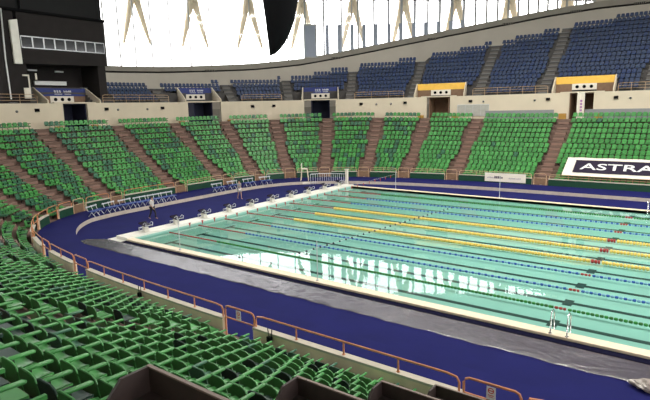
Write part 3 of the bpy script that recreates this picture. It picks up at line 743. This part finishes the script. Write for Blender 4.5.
# white banner on the green wall
(x3, y3, z3) = (11.6, 32.95, .42)
def wall_y(x):
    d = abs(x-CX)/A_; return CY+B_*(1-d**N_)**(1/N_)
ban = empty('wall_banner', (x3, wall_y(x3)-.06, .40), 0, 'small white banner with grey print hung on the green far wall', 'banner')
q = MB(); vs = []; n = 12
xa, xb = 11.05, 15.0
for j in range(2):
    for k in range(n+1): x = lerp(xa, xb, k/n); vs.append((x-x3, wall_y(x)-.05-(wall_y(x3)-.06), j*.86))
q.add(vs, [(k, k+1, n+1+k+1, n+1+k) for k in range(n)]); q.build('cloth', M['cloth'], ban)
grp = mat('grey_print', (.12, .10, .13), .6); lgp = mat('light_grey_print', (.45, .40, .45), .6)
rr = random.Random(3)
for (xs, hh, m_, st, wd, nn) in ((11.3, .16, lgp, .13, .09, 5), (12.0, .24, grp, .17, .13, 5), (13.4, .12, lgp, .13, .09, 9)):
    q = MB()
    for k in range(nn): x = xs+k*st; q.box(x-x3, x+wd-x3, wall_y(x)-.065-(wall_y(x3)-.06), wall_y(x)-.06-(wall_y(x3)-.06), .32, .32+hh*rr.choice((.7, 1, 1)))
    q.build('lettering', m_, ban)

# ------------------------------------------------------------------ control booth
bA, bB = Vector((-24.3, 5.35)), Vector((-24.6, 14.35)); Lb = (bB-bA).length
rb = math.atan2(bB.y-bA.y, bB.x-bA.x)    # local +x along facade, local +y points away from the pool
t = empty('control_booth', (bA.x, bA.y, 9.05), rb, 'dark charcoal control booth on the upper tier with a row of eight windows', 'control booth')
q = MB(); q.add([(0, 0, 3.75), (Lb, 0, 3.95), (Lb, 0, 8.6), (0, 0, 8.6), (0, 5, 3.75), (Lb, 5, 3.95), (Lb, 5, 8.6), (0, 5, 8.6)], [(0, 1, 2, 3), (7, 6, 5, 4), (0, 4, 5, 1), (1, 5, 6, 2), (3, 2, 6, 7), (0, 3, 7, 4)]); q.build('body', M['booth'], t)
q = MB(); q.box(.45, Lb-.25, -.12, 4.5, 8.75, 14); q.box(-3.2, Lb, .3, 4.5, 8.6, 14); q.build('scoreboard', M['boothdark'], t)
q = MB(); q.box(-3.3, Lb+.1, -.2, .2, 8.5, 8.75); q.build('ledge', M['black'], t)
q = MB(); wx0, wx1 = .15, Lb-.15; wz0, wz1 = 5.22, 6.35; nW = 8
for k in range(nW):
    a_ = lerp(wx0, wx1, k/nW); b_ = lerp(wx0, wx1, (k+1)/nW)
    w_ = MB(); w_.box(a_, b_, -.07, -.01, wz0, wz0+.09); w_.box(a_, b_, -.07, -.01, wz1-.09, wz1); w_.box(a_, a_+.06, -.07, -.01, wz0, wz1); w_.box(b_-.06, b_, -.07, -.01, wz0, wz1)
    f_ = w_.build('window_frame', M['steel'], t); w_ = MB(); w_.box(a_+.06, b_-.06, -.03, -.015, wz0+.09, wz1-.09); w_.build('pane', M['glassdark'], f_)
q = MB(); q.box(-.4, .5, .2, 3.4, 0, 3.75); q.box(Lb-1.0, Lb-.1, .2, 3.4, .6, 3.95); q.box(0, Lb, 3.4, 3.6, .2, 3.9); q.build('lower_wall', M['booth'], t)
q = MB(); q.add([(-.75, -.3, 3.7), (-.05, -.35, 3.7), (-.10, -.35, 7.75), (-.80, -.3, 7.6)], [(0, 1, 2, 3)]); q.add([(-.75, -.1, 3.7), (-.05, -.15, 3.7), (-.10, -.15, 7.75), (-.80, -.1, 7.6)], [(3, 2, 1, 0)]); q.add([(-.05, -.35, 3.7), (-.05, -.15, 3.7), (-.10, -.15, 7.75), (-.10, -.35, 7.75)], [(0, 1, 2, 3)]); q.build('side_screen', M['white'], t)
q = MB(); q.box(-1.3, -.3, .0, 2.5, 0, 8.6); q.build('side_wall', M['booth'], t)
for a_, b_, z_ in ((2.1, 3.0, 3.35), (4.9, 5.8, 3.30), (2.6, 6.0, 1.95)):
    q = MB(); q.box(a_, b_, 3.1, 3.3, z_, z_+(.16 if z_ > 3 else .42)); q.build('light_strip', M['paper'], t)
q = MB(); q.box(.0, .62, .08, .18, .5, 1.5); q.box(.0, .62, .08, .16, 2.6, 2.75); q.box(.5, .62, .08, .16, 1.5, 2.7); q.box(1.2, 1.35, .08, .16, 2.3, 2.9); q.build('white_fittings', M['cloth'], t)
(x, y) = (-24.0, 3.35); q = MB(); q.tube([(0, 0, 0), (-.1, 0, 4), (.0, 0, 8.6)], [.45, .40, .5], 10); q.tube([(.34, .42, .3), (.22, .40, 4), (.36, .46, 8.4)], .07, 6, 1)
o = q.build('dark_column', [M['booth'], M['paper']], smooth=True); o.location = (x, y, 9.15); tag(o, 'dark rounded column with a pale edge at the left border beside the booth', 'column')

# ------------------------------------------------------------------ black hanging drape
D = 34.; base = CAM + (Fw + Rt*((269-325)/FPX) - Up*((56-200)/FPX))*D
px_m = D/FPX; hx = Vector((Rt.x, Rt.y, 0)).normalized(); hy = Vector((-hx.y, hx.x, 0))
q = MB(); vs = []; fs = []; prof = [(0, .5, .4), (2, 6, .5), (6, 11, .3), (12, 16.5, .0), (21, 22.5, -1), (34, 29, -2), (56, 36, -4.5), (90, 41, -5), (180, 46, -7), (230, 46, -7)]; n = 16
for (h_, w_, l_) in prof:
    for k in range(n):
        a_ = 2*PI*k/n; cxn = l_+w_/2; vs.append(tuple(hx*((cxn+w_/2*math.cos(a_))*px_m) + hy*(w_*.32*math.sin(a_)*px_m) + Vector((0, 0, h_*px_m))))
for j in range(len(prof)-1):
    for k in range(n): fs.append((j*n+k, j*n+(k+1) % n, (j+1)*n+(k+1) % n, (j+1)*n+k))
fs.append(tuple(reversed(range(n)))); fs.append(tuple((len(prof)-1)*n+k for k in range(n))); q.add(vs, fs)
top_z = base.z+230*px_m
q.tube([(hx.x*1, hx.y*1, 230*px_m), (hx.x*1, hx.y*1, 33-base.z)], .05, 6)
o = q.build('hanging_drape', M['black'], smooth=True); o.location = base; tag(o, 'black pointed drape hanging from the ceiling before the bright windows', 'drape')

# ------------------------------------------------------------------ plastic sheet and bundle
pl = bpy.data.materials.new('clear_plastic_film'); pl.use_nodes = True; nt = pl.node_tree; nt.nodes.clear()
N = nt.nodes.new; o_ = N('ShaderNodeOutputMaterial'); mx = N('ShaderNodeMixShader'); m2 = N('ShaderNodeMixShader'); tr = N('ShaderNodeBsdfTransparent'); df = N('ShaderNodeBsdfDiffuse'); gl = N('ShaderNodeBsdfGlossy'); fr = N('ShaderNodeFresnel')
df.inputs['Color'].default_value = (.10, .085, .11, 1); gl.inputs['Roughness'].default_value = .2; fr.inputs['IOR'].default_value = 2.4; mx.inputs['Fac'].default_value = .8
nz = N('ShaderNodeTexNoise'); tc = N('ShaderNodeTexCoord'); mp = N('ShaderNodeMapping'); bp = N('ShaderNodeBump')
nz.inputs['Scale'].default_value = 2.6; nz.inputs['Detail'].default_value = 7; nz.inputs['Distortion'].default_value = 1.5; bp.inputs['Strength'].default_value = 1.; bp.inputs['Distance'].default_value = .016
mp.inputs['Scale'].default_value = (.7, 2.2, 1)
for a, b in ((tc.outputs['Object'], mp.inputs['Vector']), (mp.outputs[0], nz.inputs['Vector']), (nz.outputs['Fac'], bp.inputs['Height']), (bp.outputs['Normal'], gl.inputs['Normal']), (bp.outputs['Normal'], fr.inputs['Normal']), (fr.outputs[0], m2.inputs[0]), (df.outputs[0], m2.inputs[1]), (gl.outputs[0], m2.inputs[2]), (tr.outputs[0], mx.inputs[1]), (m2.outputs[0], mx.inputs[2]), (mx.outputs[0], o_.inputs['Surface'])): nt.links.new(a, b)
from mathutils import noise as mn
q = MB(); nx_, ny_ = 620, 22; vs = []
for j in range(ny_+1):
    for i in range(nx_+1):
        x = lerp(-2.7, 34, i/nx_); y1 = -2.38+.03*math.sin(x*2.1)+.025*math.sin(x*5.3); y0 = -.88
        if x < 0: y1 = -2.35; y0 = lerp(-.9, -1.6, min(1, (-1.6-x)/1.1)) if x < -1.6 else -.9
        y = lerp(y1, y0, j/ny_); e_ = .35 if j in (0, ny_) else 1
        c1 = mn.noise(Vector((x*.9, y*1.3, 1.7))); c2 = abs(mn.noise(Vector((x*1.9+c1, y*3.1, 5.2)))); c3 = abs(mn.noise(Vector((x*4.5+y*2, y*5, 9.1))))
        vs.append((x, y, .012+e_*max(0, .02*(.5+.5*c1)+.032*c2+.015*c3)))
q.add(vs, [(j*(nx_+1)+i, j*(nx_+1)+i+1, (j+1)*(nx_+1)+i+1, (j+1)*(nx_+1)+i) for j in range(ny_) for i in range(nx_)])
tag(q.build('plastic_sheet', pl, smooth=True), 'clear shiny plastic sheeting laid on the blue deck along the near pool edge', 'plastic sheet')
q = MB(); vs = []; n1, n2 = 40, 14; rr = random.Random(4)
for i in range(n1+1):
    for k in range(n2):
        a_ = 2*PI*k/n2; t_ = i/n1; r = .20*(min(1, t_*6+.25))*(.8+.5*rr.random())
        vs.append((27.9+t_*3.2+.06*rr.random(), -2.5+r*1.25*math.cos(a_), max(.0, .12+r*.75*math.sin(a_))))
q.add(vs, [(i*n2+k, i*n2+(k+1) % n2, (i+1)*n2+(k+1) % n2, (i+1)*n2+k) for i in range(n1) for k in range(n2)] + [tuple(range(n2)), tuple(n1*n2+k for k in range(n2))])
film2 = mat('crumpled_film', (.36, .31, .28), .2, spec=.9, bump=.6, bscale=9)
tag(q.build('plastic_bundle', film2), 'crumpled bundle of plastic sheeting lying at the right end of the blue deck', 'plastic bundle')

# ------------------------------------------------------------------ ladders
def ladder(x, y, sgn, lab):
    t = empty('pool_ladder', (x, y, .12), 0, lab, 'ladder')
    for sg in (-1, 1):
        q = MB(); pts = [(sg*.27, -.42*sgn, 0), (sg*.27, -.42*sgn, .55), (sg*.27, -.34*sgn, .72), (sg*.27, -.16*sgn, .78), (sg*.27, .04*sgn, .68), (sg*.27, .10*sgn, .48), (sg*.27, .10*sgn, -.26)]
        q.tube(pts, .026, 8); q.tube([(sg*.27, -.42*sgn, 0), (sg*.27, -.42*sgn, .03)], .06, 8); q.build('handrail', M['chrome'], t, True)
    q = MB(); q.box(-.27, .27, .06*sgn-.04, .06*sgn+.04, -.22, -.19); q.build('tread', M['chrome'], t)
ladder(25.55, 0, 1, 'chrome pool ladder handrails at the near pool edge')
ladder(26.1, 25, -1, 'chrome pool ladder handrails at the far pool edge')

# ------------------------------------------------------------------ flag posts, backstroke flags, false start rope
def pole(x, y, h, lab):
    q = MB(); q.tube([(0, 0, 0), (0, 0, h)], .022, 6); q.tube([(0, 0, 0), (0, 0, .06)], .07, 8)
    o = q.build('line_post', M['steel']); o.location = (x, y, .12); tag(o, lab, 'post', 'slim posts for the lines across the pool')
pole(5, -.3, 1.8, 'slim steel post at the near pool edge by the starting blocks'); pole(5, 25.25, 1.8, 'slim steel post at the far pool edge by the starting blocks')
pole(15, -.3, 1.9, 'slim steel post at the near pool edge between blocks and ladder'); pole(15, 25.25, 1.9, 'slim steel post at the far pool edge in front of the aisle')
t = empty('flag_line', (5, 12.5, 1.6), 0, 'line of red pennants strung across the pool before the starting blocks', 'flag line')
q = MB(); q.tube([(0, -12.8, 0), (0, 0, -.18), (0, 12.75, 0)], .008, 4); q.build('line', M['steel'], t)
for k in range(26):
    y = -12+k*.95; z = -.18*(1-(y/12.8)**2)*.9; q = MB(); q.add([(0, y-.08, z), (0, y+.08, z), (.01, y, z-.28), (.012, y-.08, z), (.012, y+.08, z), (.022, y, z-.28)], [(0, 1, 2), (5, 4, 3), (0, 3, 4, 1), (1, 4, 5, 2), (2, 5, 3, 0)]); q.build('pennant', M['red'], t)
t = empty('false_start_rope', (11.2, 3.0, .03), 0, 'dotted dark line floating slantwise across the yellow lanes', 'rope')
P = [Vector((.075*k, .55*k, .04+.004*k)) for k in range(30)]
for k in range(30): q = MB(); q.tube([P[k]+Vector((-.06, 0, -.03)), P[k], P[k]+Vector((.06, 0, -.03))], [.03, .06, .03], 6); q.build('float', M['navy'], t)
q = MB(); q.tube([P[0], P[-1]], .008, 4); q.build('cord', M['steel'], t)

# ------------------------------------------------------------------ poolside benches on the track edge
def bench(L=1.35, white=True):
    t = empty('poolside_bench', (0, 0, 0))
    for sg in (-1, 0, 1):
        q = MB(); x = sg*(L/2-.12)
        q.tube([(x, -.28, 0), (x, .05, .38)], .022, 6); q.tube([(x, .28, 0), (x, -.05, .38), (x, -.28, .38), (x, -.42, .78)], .022, 6); q.build('leg_frame', M['paper'], t)
    q = MB()
    for k in range(4): q.box(-L/2, L/2, -.24+k*.13, -.14+k*.13, .38, .41)
    q.build('seat', M['bluechair'], t)
    q = MB()
    q.box(-L/2, L/2, -.41, -.39, .66, .76)
    q.build('backrest', M['steel'], t)
    return t
bn0 = bench(); bnc = list(bn0.children); sB = s_of
k = 0
sL = s_of(3.44)
for j_ in range(11):
    row = 0 if j_ < 6 else 1
    if j_ == 10: break
    ty = 2.6+1.35*j_ if row == 0 else 15.2+1.95*(j_-6)
    S_ = min((s for s in allS if cur(s)[0] < 5), key=lambda s: abs(at(s, -2.9)[1]-ty)); S_ = min((S_+d*.02 for d in range(-30, 31)), key=lambda s: abs(at(s, -2.9)[1]-ty))
    eo = ledge(cur(S_)[4])+.42
    (X, Y, Z), rz = frame_at(S_, eo, .3)
    lab = '%s white framed bench %s' % (ORD[k if row == 0 else k-6], 'of the long row at the left track edge, counted from nearest' if row == 0 else 'of the short row beyond the walking person in shorts'); k += 1
    if k == 1: bn0.location = (X, Y, Z); bn0.rotation_euler = (0, 0, rz); tag(bn0, lab, 'bench', 'white benches along the track edge')
    else: copy_tree(bn0, bnc, (X, Y, Z), rz, lab)

# ------------------------------------------------------------------ lifeguard stand and ramp railing
t = empty('lifeguard_stand', (-6.0, 25.0, 0), math.radians(-55), 'cream lifeguard stand with a broad low base near the ramp', 'lifeguard stand')
q = MB(); q.box(-.9, .9, -.6, .6, 0, .25); q.build('base', M['cloth'], t, bevel=.03)
q = MB()
for a_, b_ in ((-.28, -.28), (.28, -.28), (-.28, .28), (.28, .28)): q.tube([(a_*1.5, b_*1.5, .25), (a_, b_, 1.55)], .035, 6)
for z in (.55, .85, 1.15): q.tube([(-.36, .38, z), (.36, .38, z)], .025, 6)
q.build('legs', M['tile'], t)
q = MB(); q.box(-.32, .32, -.3, .3, 1.55, 1.61); q.build('seat', M['cloth'], t); q = MB(); q.box(-.32, .32, -.34, -.28, 1.55, 2.15); q.build('backrest', M['cloth'], t)
t = empty('ramp_railing', (-3.7, 25.0, 0), 0, 'pale steel railing with upright bars round the ramp at the far pool corner', 'railing')
P = [(-2.9, -1.9), (-2.2, -.2), (-.3, 2.3), (2.3, 2.6)]; P = [(-1.1, -.5), (-.6, .5), (.6, 1.25), (2.1, 1.4)]
q = MB(); q.tube([(a_, b_, 1.1) for a_, b_ in P], .035, 6); q.build('top_rail', M['steel'], t); q = MB(); q.tube([(a_, b_, .2) for a_, b_ in P], .025, 6); q.build('bottom_rail', M['steel'], t)
for j in range(3):
    for k in range(6 if j else 4):
        nn = 6 if j else 4; a_ = lerp(P[j][0], P[j+1][0], k/nn); b_ = lerp(P[j][1], P[j+1][1], k/nn); q = MB(); q.tube([(a_, b_, 0), (a_, b_, 1.1)], .025, 5); q.build('upright', M['steel'], t)
q = MB(); q.box(2.1, 2.35, 1.3, 1.55, 0, 1.55); q.box(2.05, 2.4, 1.25, 1.6, 1.55, 1.62); q.build('end_pillar', M['cloth'], t)

# ------------------------------------------------------------------ people
def person(loc, rz, stride, lab, shirt, legs_m, short=False, pose=0):
    t = empty('person', loc, rz, lab, 'person')
    def skinmesh(name, verts, edges, radii, m_, sub=2):
        me = bpy.data.meshes.new(name); me.from_pydata(verts, edges, []); me.materials.append(m_)
        o = bpy.data.objects.new(name, me); col.objects.link(o); o.parent = t
        md = o.modifiers.new('skin', 'SKIN'); md.use_smooth_shade = True
        for i, r in enumerate(radii): me.skin_vertices[0].data[i].radius = (r[0], r[1]) if isinstance(r, tuple) else (r, r)
        me.skin_vertices[0].data[0].use_root = True
        s2 = o.modifiers.new('sub', 'SUBSURF'); s2.levels = sub; s2.render_levels = sub
        return o
    S = stride
    J = dict(pel=(0, 0, .92), wai=(0, .01, 1.06), che=(0, .02, 1.28), nek=(0, .03, 1.46), nk2=(0, .035, 1.52), hd=(0, .05, 1.61), hd2=(0, .05, 1.68),
             hl=(-.10, 0, .88), hr=(.10, 0, .88), kl=(-.10, S*.8+.03, .50), kr=(.10, -S*.5+.03, .50), al=(-.10, S, .09), ar=(.10, -S-.06, .12), tl=(-.10, S+.17, .03), tr=(.10, -S+.08, .04),
             sl=(-.18, .02, 1.41), sr=(.18, .02, 1.41), el=(-.23, -.05-S*.3, 1.14), er=(.23, -.02+S*.3, 1.14), wl=(-.24, .06-S*.3, .90), wr=(.24, .14+S*.5, .92), pl=(-.24, .09-S*.3, .82), pr=(.24, .19+S*.5, .85))
    if pose: J.update(er=(.22, .16, 1.18), wr=(.16, .36, 1.26), pr=(.14, .43, 1.28))
    keys = list(J); ix = {k: i for i, k in enumerate(keys)}
    E = [('pel', 'wai'), ('wai', 'che'), ('che', 'nek'), ('nek', 'nk2'), ('nk2', 'hd'), ('hd', 'hd2'), ('pel', 'hl'), ('pel', 'hr'), ('hl', 'kl'), ('hr', 'kr'), ('kl', 'al'), ('kr', 'ar'), ('al', 'tl'), ('ar', 'tr'), ('nek', 'sl'), ('nek', 'sr'), ('sl', 'el'), ('sr', 'er'), ('el', 'wl'), ('er', 'wr'), ('wl', 'pl'), ('wr', 'pr')]
    Rr = dict(pel=.13, wai=.11, che=.13, nek=.07, nk2=.05, hd=.085, hd2=.075, hl=.09, hr=.09, kl=.055, kr=.055, al=.04, ar=.04, tl=.03, tr=.03, sl=.06, sr=.06, el=.04, er=.04, wl=.027, wr=.027, pl=.026, pr=.026)
    body_v = [J[k] for k in keys]; body_e = [(ix[a], ix[b]) for a, b in E]; rad = [Rr[k] for k in keys]
    for side in ('l', 'r'):     # fingers and thumb rooted in the palm
        b = Vector(J['p'+side]); w = Vector(J['w'+side]); d = (b-w).normalized()
        for q_, (dx, ln) in enumerate(((-.024, .06), (-.008, .075), (.008, .07), (.024, .055))):
            i0 = len(body_v); body_v.append(tuple(b+d*.02+Vector((0, dx, 0)))); body_v.append(tuple(b+d*(.02+ln*.6)+Vector((0, dx+.006, 0)))); body_v.append(tuple(b+d*(.02+ln)+Vector((.004, dx+.018, 0)))); rad += [.009, .008, .007]
            body_e += [(ix['p'+side], i0), (i0, i0+1), (i0+1, i0+2)]
        i0 = len(body_v); body_v.append(tuple(b-d*.02+Vector((0, .035, 0)))); body_v.append(tuple(b+d*.025+Vector((0, .055, 0)))); rad += [.010, .008]; body_e += [(ix['p'+side], i0), (i0, i0+1)]
    skinmesh('body', body_v, body_e, rad, M['skin'], 1)
    def sub(name, ks, es, m_, grow):
        i2 = {k: i for i, k in enumerate(ks)}; return skinmesh(name, [J[k] for k in ks], [(i2[a], i2[b]) for a, b in es], [Rr[k]+grow for k in ks], m_, 1)
    sub('shirt', ['che', 'wai', 'pel', 'nek', 'sl', 'sr', 'el', 'er'], [('che', 'wai'), ('wai', 'pel'), ('che', 'nek'), ('nek', 'sl'), ('nek', 'sr'), ('sl', 'el'), ('sr', 'er')], shirt, .018)
    if short: J['kl'] = tuple(Vector(J['hl'])*.35+Vector(J['kl'])*.65); J['kr'] = tuple(Vector(J['hr'])*.35+Vector(J['kr'])*.65); Rr['kl'] = Rr['kr'] = .085
    ks = ['pel', 'hl', 'hr', 'kl', 'kr'] + ([] if short else ['al', 'ar']); es = [('pel', 'hl'), ('pel', 'hr'), ('hl', 'kl'), ('hr', 'kr')] + ([] if short else [('kl', 'al'), ('kr', 'ar')])
    sub('shorts' if short else 'trousers', ks, es, legs_m, .016)
    q = MB(); hc = Vector((0, .04, 1.665)); n = 10; vs = []
    for j in range(6):
        for k_ in range(n):
            a_ = 2*PI*k_/n; b_ = j/5*PI*.55; vs.append(tuple(hc+Vector((.098*math.sin(b_)*math.cos(a_), .11*math.sin(b_)*math.sin(a_)-.018, .105*math.cos(b_)))))
    q.add(vs, [(j*n+k_, (j+1)*n+k_, (j+1)*n+(k_+1) % n, j*n+(k_+1) % n) for j in range(5) for k_ in range(n)]); q.build('hair', M['hair'], t, True)
    q = MB()     # face: nose, eyes, mouth, ears
    q.tube([(0, .13, 1.65), (0, .158, 1.615)], [.010, .016], 6, 0)
    for sg in (-1, 1): q.cbox((sg*.033, .128, 1.648), (.024, .012, .010), 1); q.cbox((sg*.088, .045, 1.63), (.02, .03, .055), 0)
    q.cbox((0, .130, 1.578), (.045, .012, .010), 1); q.build('face', [M['skin'], M['hair']], t)
person((-4.45, 4.6, .0), math.radians(-70), .20, 'person walking by the starting blocks in a pale top and dark trousers', M['whiteshirt'], M['darkcloth'])
person((-5.0, 14.25, .0), math.radians(-100), .12, 'person in a grey top and white shorts standing behind the starting blocks', M['grey'], M['whiteshirt'], True, 1)

# ------------------------------------------------------------------ press desks near the camera
corn = [(24.62, -15.73, 5.37), (24.61, -13.26, 4.12), (24.60, -10.78, 2.90), (24.59, -8.30, 1.66)]
def tread_z(y):
    off = -7.0-y; k = int((off-.2)//TREAD); return .25+.357*max(0, k)
for i, (x, y, z) in enumerate(corn):
    zt = tread_z(y-.3)-.05; H = z-zt
    t = empty('press_desk', (x, y, zt), 0, 'dark brown press desk enclosure, %s one counted from the bottom left corner' % ORD[i], 'desk', 'press desks beside the near seats')
    q = MB(); q.box(0, 6, -.02, .02, 0, H-.02); q.build('front_panel', M['desk'], t)
    q = MB(); q.box(-.02, 6, -.022, .022, H-.02, H); q.build('edge_strip', M['deskedge'], t)
    q = MB(); T = Matrix.Rotation(PI/2, 4, 'Z'); out = [(-.95, 0), (-.95, H-.62), (-.62, H-.45), (-.32, H-.005), (-.02, H-.005), (-.02, 0)]
    out = [(-1.0, 0), (-1.0, H-.75), (-.62, H-.28), (-.34, H-.005), (-.0, H-.005), (-.0, 0)]
    q.prism(out, .04, 0, Matrix.Translation((.02, 0, 0)) @ T); q.build('end_panel', M['desk'], t)
    q = MB(); q.box(.02, 6, -.5, -.02, H-.32, H-.29); q.build('worktop', M['desk'], t)
# small fixture on the near wall
for u_, lab in ((18.45, 'small black fixture with prongs clamped to the near wall beside the middle gate'), (11.2, 'small dark fixture clamped to the near wall left of the middle gate')):
    s_ = min(allS, key=lambda s: abs(cur(s)[0]-u_)+(99 if cur(s)[1] > 0 else 0)); (x, y, z), rz = frame_at(s_, .28, .80)
    q = MB(); q.box(-.09, .09, -.08, .02, -.1, .08); q.tube([(-.06, 0, .08), (-.09, 0, .34)], .015, 5); q.tube([(.06, 0, .08), (.09, 0, .34)], .015, 5)
    o = q.build('wall_fixture', M['black']); o.location = (x, y, z); o.rotation_euler = (0, 0, rz); tag(o, lab, 'fixture')

# ------------------------------------------------------------------ unseen fill lamps, added to brighten the pool and far stands
fillm = mat('fill_glow', (1, 1, 1), .5, emit=((1, .96, .88), 12.))
for i in range(6):
    for j in range(4):
        x, y = 3+i*9., 2+j*9.; zc = 27.5
        t = empty('added_fill_lamp', (x, y, zc), 0, 'white fill lamp added out of view over the pool to brighten the arena', 'lamp', 'added fill lamps over the pool')
        q = MB(); q.tube([(0, 0, .05), (0, 0, .5), (0, 0, .9)], [.95, .8, .2], 12); q.tube([(0, 0, .9), (0, 0, 9)], .03, 5); q.build('fill_housing', M['steel'], t)
        q = MB(); q.tube([(0, 0, 0), (0, 0, .05)], .85, 12); q.build('fill_disc', fillm, t)
        L_ = bpy.data.lights.new('lamp', 'AREA'); L_.shape = 'DISK'; L_.size = 1.7; L_.energy = FILL_POWER; L_.color = (1, .97, .90); lo = bpy.data.objects.new('fill_light', L_); col.objects.link(lo); lo.parent = t; lo.location = (0, 0, -.06)

# ------------------------------------------------------------------ world, camera, view
w = bpy.data.worlds.new('sky'); sc.world = w; w.use_nodes = True; nt = w.node_tree; nt.nodes.clear()
o_ = nt.nodes.new('ShaderNodeOutputWorld'); bg = nt.nodes.new('ShaderNodeBackground'); tc = nt.nodes.new('ShaderNodeTexCoord'); sx = nt.nodes.new('ShaderNodeSeparateXYZ'); cr = nt.nodes.new('ShaderNodeValToRGB')
cr.color_ramp.elements[0].position = .49; cr.color_ramp.elements[0].color = (.10, .10, .10, 1); cr.color_ramp.elements[1].position = .51; cr.color_ramp.elements[1].color = (1, .99, .97, 1)
e = cr.color_ramp.elements.new(.76); e.color = (1, .99, .97, 1); e = cr.color_ramp.elements.new(.86); e.color = (.3, .32, .36, 1)
ma = nt.nodes.new('ShaderNodeMath'); ma.operation = 'MULTIPLY_ADD'; ma.inputs[1].default_value = .5; ma.inputs[2].default_value = .5
for a, b in ((tc.outputs['Generated'], sx.inputs[0]), (sx.outputs['Z'], ma.inputs[0]), (ma.outputs[0], cr.inputs['Fac']), (cr.outputs[0], bg.inputs['Color']), (bg.outputs[0], o_.inputs['Surface'])): nt.links.new(a, b)
bg.inputs['Strength'].default_value = 6.5

cam = bpy.data.cameras.new('camera'); co = bpy.data.objects.new('camera', cam); col.objects.link(co)
mt = Matrix((( Rt.x, Up.x, -Fw.x, CAM.x), (Rt.y, Up.y, -Fw.y, CAM.y), (Rt.z, Up.z, -Fw.z, CAM.z), (0, 0, 0, 1)))
co.matrix_world = mt; cam.sensor_width = 36; cam.lens = FPX/650*36; cam.clip_end = 600; cam.clip_start = .05
sc.camera = co
sc.view_settings.view_transform = 'Standard'; sc.view_settings.look = 'None'; sc.view_settings.exposure = 0.0; sc.view_settings.gamma = 1.0; sc.view_settings.use_curve_mapping = False
sc.cycles.use_denoising = True; sc.cycles.max_bounces = 8; sc.cycles.diffuse_bounces = 4; sc.cycles.transparent_max_bounces = 12; sc.cycles.sample_clamp_indirect = 8.0
